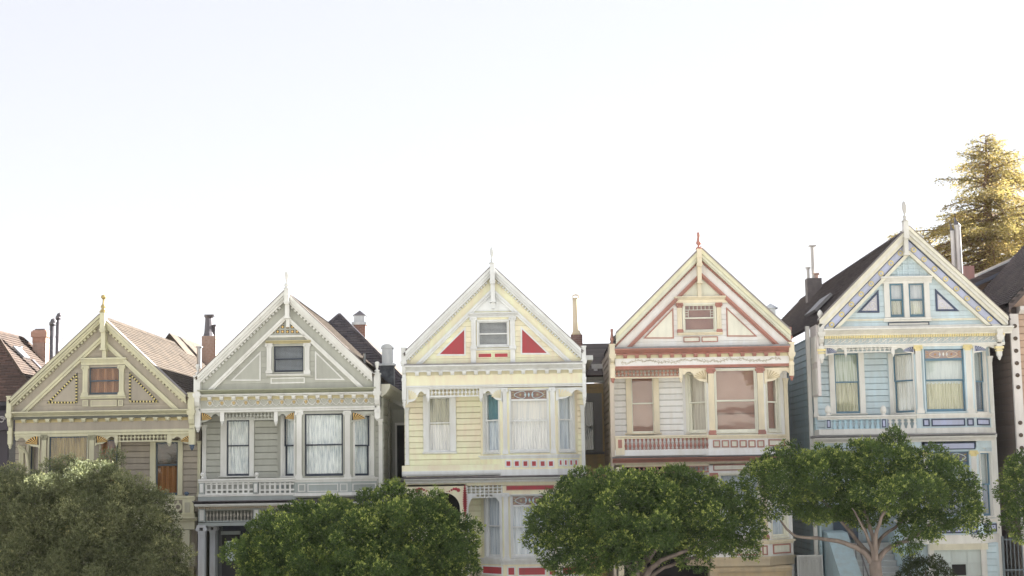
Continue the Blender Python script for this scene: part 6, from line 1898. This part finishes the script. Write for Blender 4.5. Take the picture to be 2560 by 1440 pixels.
def leaves_mesh(name, C, D, Ln, Wd, tint, mat, rng, fold=.25):
    """Folded diamond leaves: centre C, long axis D, length, width."""
    N = len(C)
    D = D / np.linalg.norm(D, axis=1)[:, None]
    R = rng.normal(size=(N, 3)); S = np.cross(D, R); S /= np.linalg.norm(S, axis=1)[:, None] + 1e-9
    Nn = np.cross(D, S)
    V = np.empty((N, 4, 3))
    V[:, 0] = C - D * Ln[:, None] * .5
    V[:, 1] = C + S * Wd[:, None] * .5 + Nn * Wd[:, None] * fold
    V[:, 2] = C + D * Ln[:, None] * .5
    V[:, 3] = C - S * Wd[:, None] * .5 + Nn * Wd[:, None] * fold
    me = bpy.data.meshes.new(name)
    me.vertices.add(N * 4); me.vertices.foreach_set('co', V.ravel())
    me.loops.add(N * 4); me.loops.foreach_set('vertex_index', np.arange(N * 4, dtype=np.int32))
    me.polygons.add(N); me.polygons.foreach_set('loop_start', np.arange(0, N * 4, 4, dtype=np.int32))
    at = me.attributes.new('tint', 'FLOAT', 'FACE'); at.data.foreach_set('value', tint.astype(np.float32))
    me.update(calc_edges=True)
    me.materials.append(mat)
    return me

def foliage(parent, blobs, mat, seed, dens=4.6, per=300, leaf=.095, wid=.045, clump=.34, young=.5, up=.45, core=90, wild=.16):
    """Lobes carry rounded sprays with dark clefts between them; young leaves sit on the outer tips of each spray."""
    rng = np.random.default_rng(seed)
    B = np.array(blobs)
    C, O = [], []
    for i, b in enumerate(B):
        c, r = b[:3], b[3:6]
        area = 4 * math.pi * ((r[0]*r[1])**1.6 / 3 + (r[0]*r[2])**1.6 / 3 + (r[1]*r[2])**1.6 / 3) ** (1 / 1.6)
        n = int(area * dens * 4)
        d = rng.normal(size=(n, 3)); d /= np.linalg.norm(d, axis=1)[:, None]
        p = c + d * r * (.73 + wild * rng.normal(0, 1, n))[:, None]
        o = d / r; o /= np.linalg.norm(o, axis=1)[:, None]
        for j in range(n):
            if any(np.linalg.norm((p[j] - b2[:3]) / b2[3:6]) < .74 for k, b2 in enumerate(B) if k != i): continue
            if C and np.min(np.linalg.norm(np.array(C[-160:]) - p[j], axis=1)) < clump * 1.12: continue
            C.append(p[j]); O.append(o[j])
    C = np.array(C); O = np.array(O) + np.array([0, 0, up]); O /= np.linalg.norm(O, axis=1)[:, None]
    K = len(C)
    cs = clump * (.62 + .75 * rng.random(K))
    tone = rng.normal(0, .085, K); yg = rng.random(K)
    cnt = (per * (cs / clump) ** 2).astype(int)
    idx = np.repeat(np.arange(K), cnt); N = len(idx)
    d = rng.normal(size=(N, 3)); d /= np.linalg.norm(d, axis=1)[:, None]
    dot = (d * O[idx]).sum(1)
    d = np.where((dot < -.35)[:, None], d - 2 * dot[:, None] * O[idx], d); dot = (d * O[idx]).sum(1)
    # sprays are bundles of twigs: leaves gather along a few directions
    f = 1 - np.abs(rng.normal(0, .22, N)); f = np.clip(f, .1, 1.0) + .16 * (rng.random(N) ** 6)
    bump = 1 + .22 * np.sin(d[:, 0] * 8 + idx * 1.3) * np.sin(d[:, 2] * 8 + idx * 2.1) + .12 * np.sin(d[:, 1] * 11 + idx)
    P = C[idx] + d * (cs[idx] * f * bump)[:, None] * np.array([1, 1, .9])
    D = d * .55 + O[idx] * .5 + rng.normal(size=(N, 3)) * .55
    L = leaf * (.5 + .9 * rng.random(N) ** 1.3); Wd = wid * (.6 + .8 * rng.random(N))
    tip = np.clip((f * bump - .72) * 2.6, 0, 1) * np.clip(dot + .3, 0, 1) * np.clip((bump - .93) * 7, .05, 1)
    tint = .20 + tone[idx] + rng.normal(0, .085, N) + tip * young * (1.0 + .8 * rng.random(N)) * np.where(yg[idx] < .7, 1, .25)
    tint = np.clip(tint, 0, 1)
    cc, dd = [], []                                 # dark fill leaves: the crown's inner shade is put into their tint
    for i, b in enumerate(B):
        n = int(b[3] * b[4] * b[5] * 4.19 * core)
        q = rng.normal(size=(n, 3)); q /= np.linalg.norm(q, axis=1)[:, None]
        cc.append(b[:3] + q * b[3:6] * (.4 + .42 * rng.random(n))[:, None]); dd.append(rng.normal(size=(n, 3)))
    cc = np.concatenate(cc); dd = np.concatenate(dd); n = len(cc)
    P = np.concatenate([P, cc]); D = np.concatenate([D, dd])
    L = np.concatenate([L, .15 * (.8 + .4 * rng.random(n))]); Wd = np.concatenate([Wd, .095 * np.ones(n)])
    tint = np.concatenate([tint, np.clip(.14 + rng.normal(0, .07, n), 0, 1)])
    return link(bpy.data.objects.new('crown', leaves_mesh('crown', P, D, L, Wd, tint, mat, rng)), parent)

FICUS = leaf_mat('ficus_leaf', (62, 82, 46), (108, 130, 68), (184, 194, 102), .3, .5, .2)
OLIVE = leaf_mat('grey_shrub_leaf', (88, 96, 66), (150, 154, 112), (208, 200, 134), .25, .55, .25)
SHRUBL = leaf_mat('small_shrub_leaf', (38, 50, 26), (72, 86, 44), (110, 120, 60), .25, .5, .3)
CONIF = leaf_mat('backlit_redwood_needle', (106, 100, 56), (152, 138, 82), (206, 174, 110), .55, .6, .2)  # gold of the sun's backlight is put into the needle colours
BARK = noisy('ficus_bark', (112, 100, 92), (144, 130, 120), 5, .85, 0, .5, (1, 1, .4))
BARKD = noisy('redwood_bark', (92, 66, 50), (120, 90, 68), 5, .9, 0, .6, (1, 1, .3))

def pxb(x, y, rx, rz, Y, dy=0, ryf=.9):
    k = Y / FPX; X, Z = U(x, y, Y)
    rx = max(rx - 10, rx * .75); rz = max(rz - 12, rz * .72)      # sprays add their own depth outside the lobes
    return (X, Y + dy, Z, rx * k, rx * k * ryf, rz * k)

def limb(path, r0, r1, parent, name='limb', seed=0, mat=None):
    r = random.Random(seed); P = [Vector(p) for p in path]; pts = []; n = len(P)
    for i in range(n - 1):
        a = P[max(0, i - 1)]; b = P[i]; c = P[i + 1]; d = P[min(n - 1, i + 2)]
        for k in range(5):
            t = k / 5
            q = .5 * ((2 * b) + (c - a) * t + (2 * a - 5 * b + 4 * c - d) * t * t + (3 * b - a - 3 * c + d) * t ** 3)
            pts.append(q + Vector((r.uniform(-.02, .02), r.uniform(-.02, .02), r.uniform(-.02, .02))))
    pts.append(P[-1]); m = len(pts)
    return MB().tube([tuple(p) for p in pts], [r0 + (r1 - r0) * (i / (m - 1)) ** .8 for i in range(m)], 8).build(name, mat or BARK, parent, smooth=True)

def street_tree(name, label, cat, Y, trunk_px, fork_px, blobs, limbs, mat, seed, group='street trees on the pavement', rt=.2, **kw):
    Xf, Zf = U(fork_px[0], fork_px[1], Y); Xt = U(trunk_px, 1440, Y)[0]; zg = ground_z(Xt) + .1
    t = thing(name, (Xt, Y, zg), label, cat, group)
    limb([(Xt, Y, zg - .1), (Xt + .04, Y, zg + (Zf - zg) * .5), (Xf, Y, Zf)], rt * 1.25, rt * .95, t, 'trunk', seed)
    for i, (path, r0) in enumerate(limbs):
        pts = [(Xf, Y, Zf - .15)]
        for (x, y, dy) in path:
            X, Z = U(x, y, Y + dy); pts.append((X, Y + dy, Z))
        limb(pts, r0, r0 * .22, t, 'limb', seed + i)
    foliage(t, [pxb(b[0], b[1], b[2], b[3], Y, b[4] if len(b) > 4 else 0) for b in blobs], mat, seed, **kw)
    return t

YT = 49.0
street_tree('street_tree', 'clipped ficus tree in front of the cream house, its grey limbs showing below', 'tree', YT, 1600, (1600, 1455),
            [(1425, 1300, 100, 88), (1540, 1270, 135, 92), (1665, 1262, 135, 92, .3), (1780, 1290, 115, 85), (1398, 1355, 72, 62), (1470, 1385, 85, 52, -.5), (1850, 1318, 55, 52), (1600, 1320, 120, 50, -.8), (1790, 1350, 95, 42), (1700, 1192, 45, 24), (1450, 1215, 50, 30), (1845, 1260, 40, 30), (1735, 1392, 40, 26, -.3), (1540, 1362, 75, 40, -.9), (1660, 1368, 70, 34, .9), (1590, 1345, 80, 40, 1.0)],
            [([(1560, 1400, .3), (1480, 1330, .4)], .13), ([(1585, 1390, -.3), (1555, 1310, -.4)], .12), ([(1625, 1390, .2), (1680, 1340, .3), (1720, 1280, .3)], .12), ([(1640, 1410, -.4), (1720, 1375, -.5), (1800, 1340, -.3)], .12), ([(1615, 1380, .8), (1640, 1300, 1.2)], .1), ([(1570, 1415, 1), (1430, 1370, 1.3)], .1), ([(1660, 1420, .5), (1760, 1385, .8), (1850, 1350, .8)], .09)],
            FICUS, 31)
street_tree('street_tree', 'spreading ficus tree with forked bare limbs in front of the pale blue house', 'tree', YT, 2190, (2188, 1402),
            [(1955, 1200, 88, 78), (2060, 1185, 110, 72), (2195, 1160, 112, 72), (2300, 1205, 108, 78), (2390, 1265, 74, 72), (1928, 1255, 55, 55), (2075, 1258, 105, 42, .6), (2335, 1305, 85, 44, .3), (2430, 1300, 36, 40), (2215, 1225, 110, 40, -.9), (2215, 1108, 45, 28), (1985, 1130, 45, 24), (2190, 1290, 90, 36, 1.2), (2275, 1345, 42, 18)],
            [([(2150, 1375, 0), (2080, 1350, .1), (1990, 1340, .2), (1950, 1300, .2)], .12), ([(2160, 1370, .4), (2100, 1300, .6), (2040, 1230, .6)], .11), ([(2172, 1350, -.2), (2130, 1270, -.3)], .09), ([(2180, 1340, .3), (2150, 1240, .4), (2170, 1190, .4)], .1), ([(2190, 1340, -.3), (2215, 1270, -.4), (2250, 1220, -.3)], .1), ([(2215, 1375, .1), (2290, 1340, .2), (2345, 1290, .2)], .12), ([(2200, 1350, .5), (2260, 1300, .8), (2300, 1250, .8)], .09), ([(2165, 1330, .9), (2120, 1230, 1)], .08)],
            FICUS, 47)
street_tree('street_tree', 'low dense ficus tree between the grey green and yellow houses', 'tree', YT, 880, (880, 1560),
            [(745, 1370, 150, 100), (890, 1345, 165, 98), (1035, 1325, 125, 98), (980, 1252, 58, 44), (1115, 1370, 92, 92), (672, 1400, 85, 70), (860, 1300, 100, 58), (1060, 1262, 50, 42), (1140, 1440, 70, 70), (900, 1430, 220, 80), (720, 1450, 120, 70), (770, 1290, 60, 34)],
            [([(800, 1480, 0), (720, 1400, .2)], .12), ([(950, 1480, .2), (1040, 1380, .3)], .12), ([(880, 1450, -.3), (880, 1350, 0)], .12)],
            FICUS, 53)
street_tree('street_tree', 'ficus tree cut off by the right edge before the brown house', 'tree', YT, 2640, (2640, 1440),
            [(2600, 1215, 88, 85), (2595, 1295, 80, 60), (2680, 1200, 120, 100), (2570, 1170, 48, 50), (2555, 1260, 50, 45)],
            [([(2610, 1380, 0), (2590, 1280, .2)], .1), ([(2660, 1370, 0), (2690, 1260, .2)], .1)], FICUS, 59)
street_tree('street_tree', 'grey green bushy tree with sunlit top in front of the taupe house', 'tree', 49.6, 180, (180, 1620),
            [(95, 1290, 130, 128), (230, 1275, 135, 118), (330, 1320, 105, 120), (415, 1385, 62, 105), (150, 1215, 90, 62), (0, 1270, 100, 100), (60, 1400, 150, 110), (250, 1400, 160, 120), (385, 1440, 80, 80), (295, 1225, 62, 55), (30, 1205, 55, 38), (240, 1180, 50, 34)],
            [([(120, 1500, 0), (80, 1380, .2)], .12), ([(240, 1500, 0), (280, 1380, .2)], .12)],
            OLIVE, 61, leaf=.085, wid=.03, per=420, clump=.36, young=.26, up=.8, core=150)
t = thing('garden_shrub', (U(2315, 1440, 51.2)[0], 51.2, ground_z(U(2315, 1440, 51.2)[0])), 'small rounded dark shrub in front of the pale blue garage door', 'shrub')
limb([(W[t.name].x, 51.2, W[t.name].z - .1), (W[t.name].x + .03, 51.2, W[t.name].z + 1.2), (W[t.name].x, 51.2, U(2315, 1425, 51.2)[1])], .06, .03, t, 'stem', 5)
foliage(t, [pxb(2315, 1425, 72, 48, 51.2), pxb(2285, 1440, 45, 40, 51.2), pxb(2355, 1440, 40, 36, 51.2)], SHRUBL, 71, leaf=.07, wid=.028, clump=.2, per=150, young=.12)

def redwood():
    Y = 80.0; k = Y / FPX
    Xt, Zt = U(2462, 330, Y); zg = ground_z(Xt)
    t = thing('redwood_tree', (Xt, Y, zg), 'tall conifer glowing golden in the sun behind the pale blue house', 'tree')
    MB().tube([(Xt, Y, zg - .5), (Xt + .1, Y, zg + 8), (Xt - .05, Y, Zt - 3), (Xt + .05, Y, Zt - .2)], [.55, .42, .16, .02], 9).build('trunk', BARKD, t, smooth=True)
    rng = np.random.default_rng(5); r = random.Random(9)
    Cs, Ds, T = [], [], []
    bm_ = MB()
    for bi in range(340):
        h = .2 + 11.5 * (bi / 340) ** .8 + r.uniform(-.12, .12)
        for a in (r.uniform(0, 6.283),):
            L = (.35 + h * .80 if h < 6 else 5.1 + (h - 6) * .2) * r.choice((.5, .65, .8, .9, 1.0, 1.08, 1.2))
            rise = r.uniform(.0, .6) if h < 3 else r.uniform(-.3, .45)
            pts = []
            for j in range(7):
                s = j / 6
                pts.append(Vector((Xt + math.cos(a) * L * s, Y + math.sin(a) * L * s, Zt - h + L * (rise * s - .28 * s * s) + r.uniform(-.03, .03))))
            bm_.tube([tuple(p) for p in pts], [.045 * (1 - j / 7) * min(1.4, .5 + h * .15) + .006 for j in range(7)], 5)
            m = int(95 * L)
            s = rng.random(m) ** .75 * .88 + .14
            P = np.array([[*p] for p in pts]); f = np.clip(s * 6, 0, 5.999); i0 = f.astype(int); ff = (f - i0)[:, None]
            base = P[i0] * (1 - ff) + P[i0 + 1] * ff
            side = np.array([-math.sin(a), math.cos(a), 0]); out = np.array([math.cos(a), math.sin(a), 0])
            wdt = (.16 + .34 * (1 - np.abs(s - .45))) * min(1.2, .45 + L * .35)
            sd = rng.normal(0, 1, m) * wdt * .75
            drop = -np.abs(rng.normal(0, .16, m)) - .12 * np.abs(sd) + .08
            # twigs gather in tufts
            tuft = np.round(sd / .16) * .16 + rng.normal(0, .05, m)
            Cs.append(base + side * tuft[:, None] + np.array([0, 0, 1]) * drop[:, None] + rng.normal(0, .05, (m, 3)))
            Ds.append(out * .7 + side * np.sign(tuft)[:, None] * .7 + np.array([0, 0, -.25]) + rng.normal(0, .45, (m, 3)))
            T.append(np.clip(.42 + rng.normal(0, .16, m) + r.uniform(-.2, .22), 0, 1))
    bm_.build('limbs', BARKD, t)
    C = np.concatenate(Cs); D = np.concatenate(Ds); T = np.concatenate(T); N = len(C)
    me = leaves_mesh('crown', C, D, .17 * (.6 + .7 * rng.random(N)), .05 * (.7 + .6 * rng.random(N)), T, CONIF, rng)
    link(bpy.data.objects.new('crown', me), t)
redwood()

# ------------------------------------------------------------------ park trees behind the viewpoint, mirrored in the window panes
def park_trees():
    first = None
    spots = [(22, -24, 1.0, 'cream'), (33, -30, 1.15, 'pale blue'), (-16, -34, 1.05, 'grey green')]
    for x, y, sc, where in spots:
        z = ground_z(x) + 7.2 + (-12 - y) * .169 - .1
        t = thing('park_tree', (x, y, z), 'round park tree mirrored in the window panes of the ' + where + ' house', 'tree', 'park trees behind the viewpoint')
        if first is None:
            limb([(x, y, z - .2), (x + .1, y, z + 1.8), (x, y, z + 4)], .3, .2, t, 'trunk', 3)
            foliage(t, [(x, y, z + 6, 2.6, 2.6, 2.6), (x + 1.8, y, z + 5, 1.7, 1.8, 1.6), (x - 1.7, y + .5, z + 5.2, 1.8, 1.8, 1.7), (x + .3, y, z + 8, 1.5, 1.5, 1.6)], FICUS, 81, dens=2, per=130, leaf=.2, wid=.1, clump=.6, core=25)
            first = (x, y, z, [c for c in t.children])
        else:
            for c in first[3]: copy(c, t, (x - first[0], y - first[1], z - first[2]))
park_trees()


# ------------------------------------------------------------------ thin morning air
HZ, nt, n, l, b = newmat('morning_haze')
n.remove(b)
pv = n.new('ShaderNodeVolumePrincipled'); pv.inputs['Color'].default_value = (.97, .97, 1, 1)
pv.inputs['Density'].default_value = .00007; pv.inputs['Anisotropy'].default_value = .3
l.new(pv.outputs[0], n['Material Output'].inputs['Volume'])
hz = MB().box(-460, 460, -460, 510, -8, 30).build('haze', HZ); hz['kind'] = 'stuff'
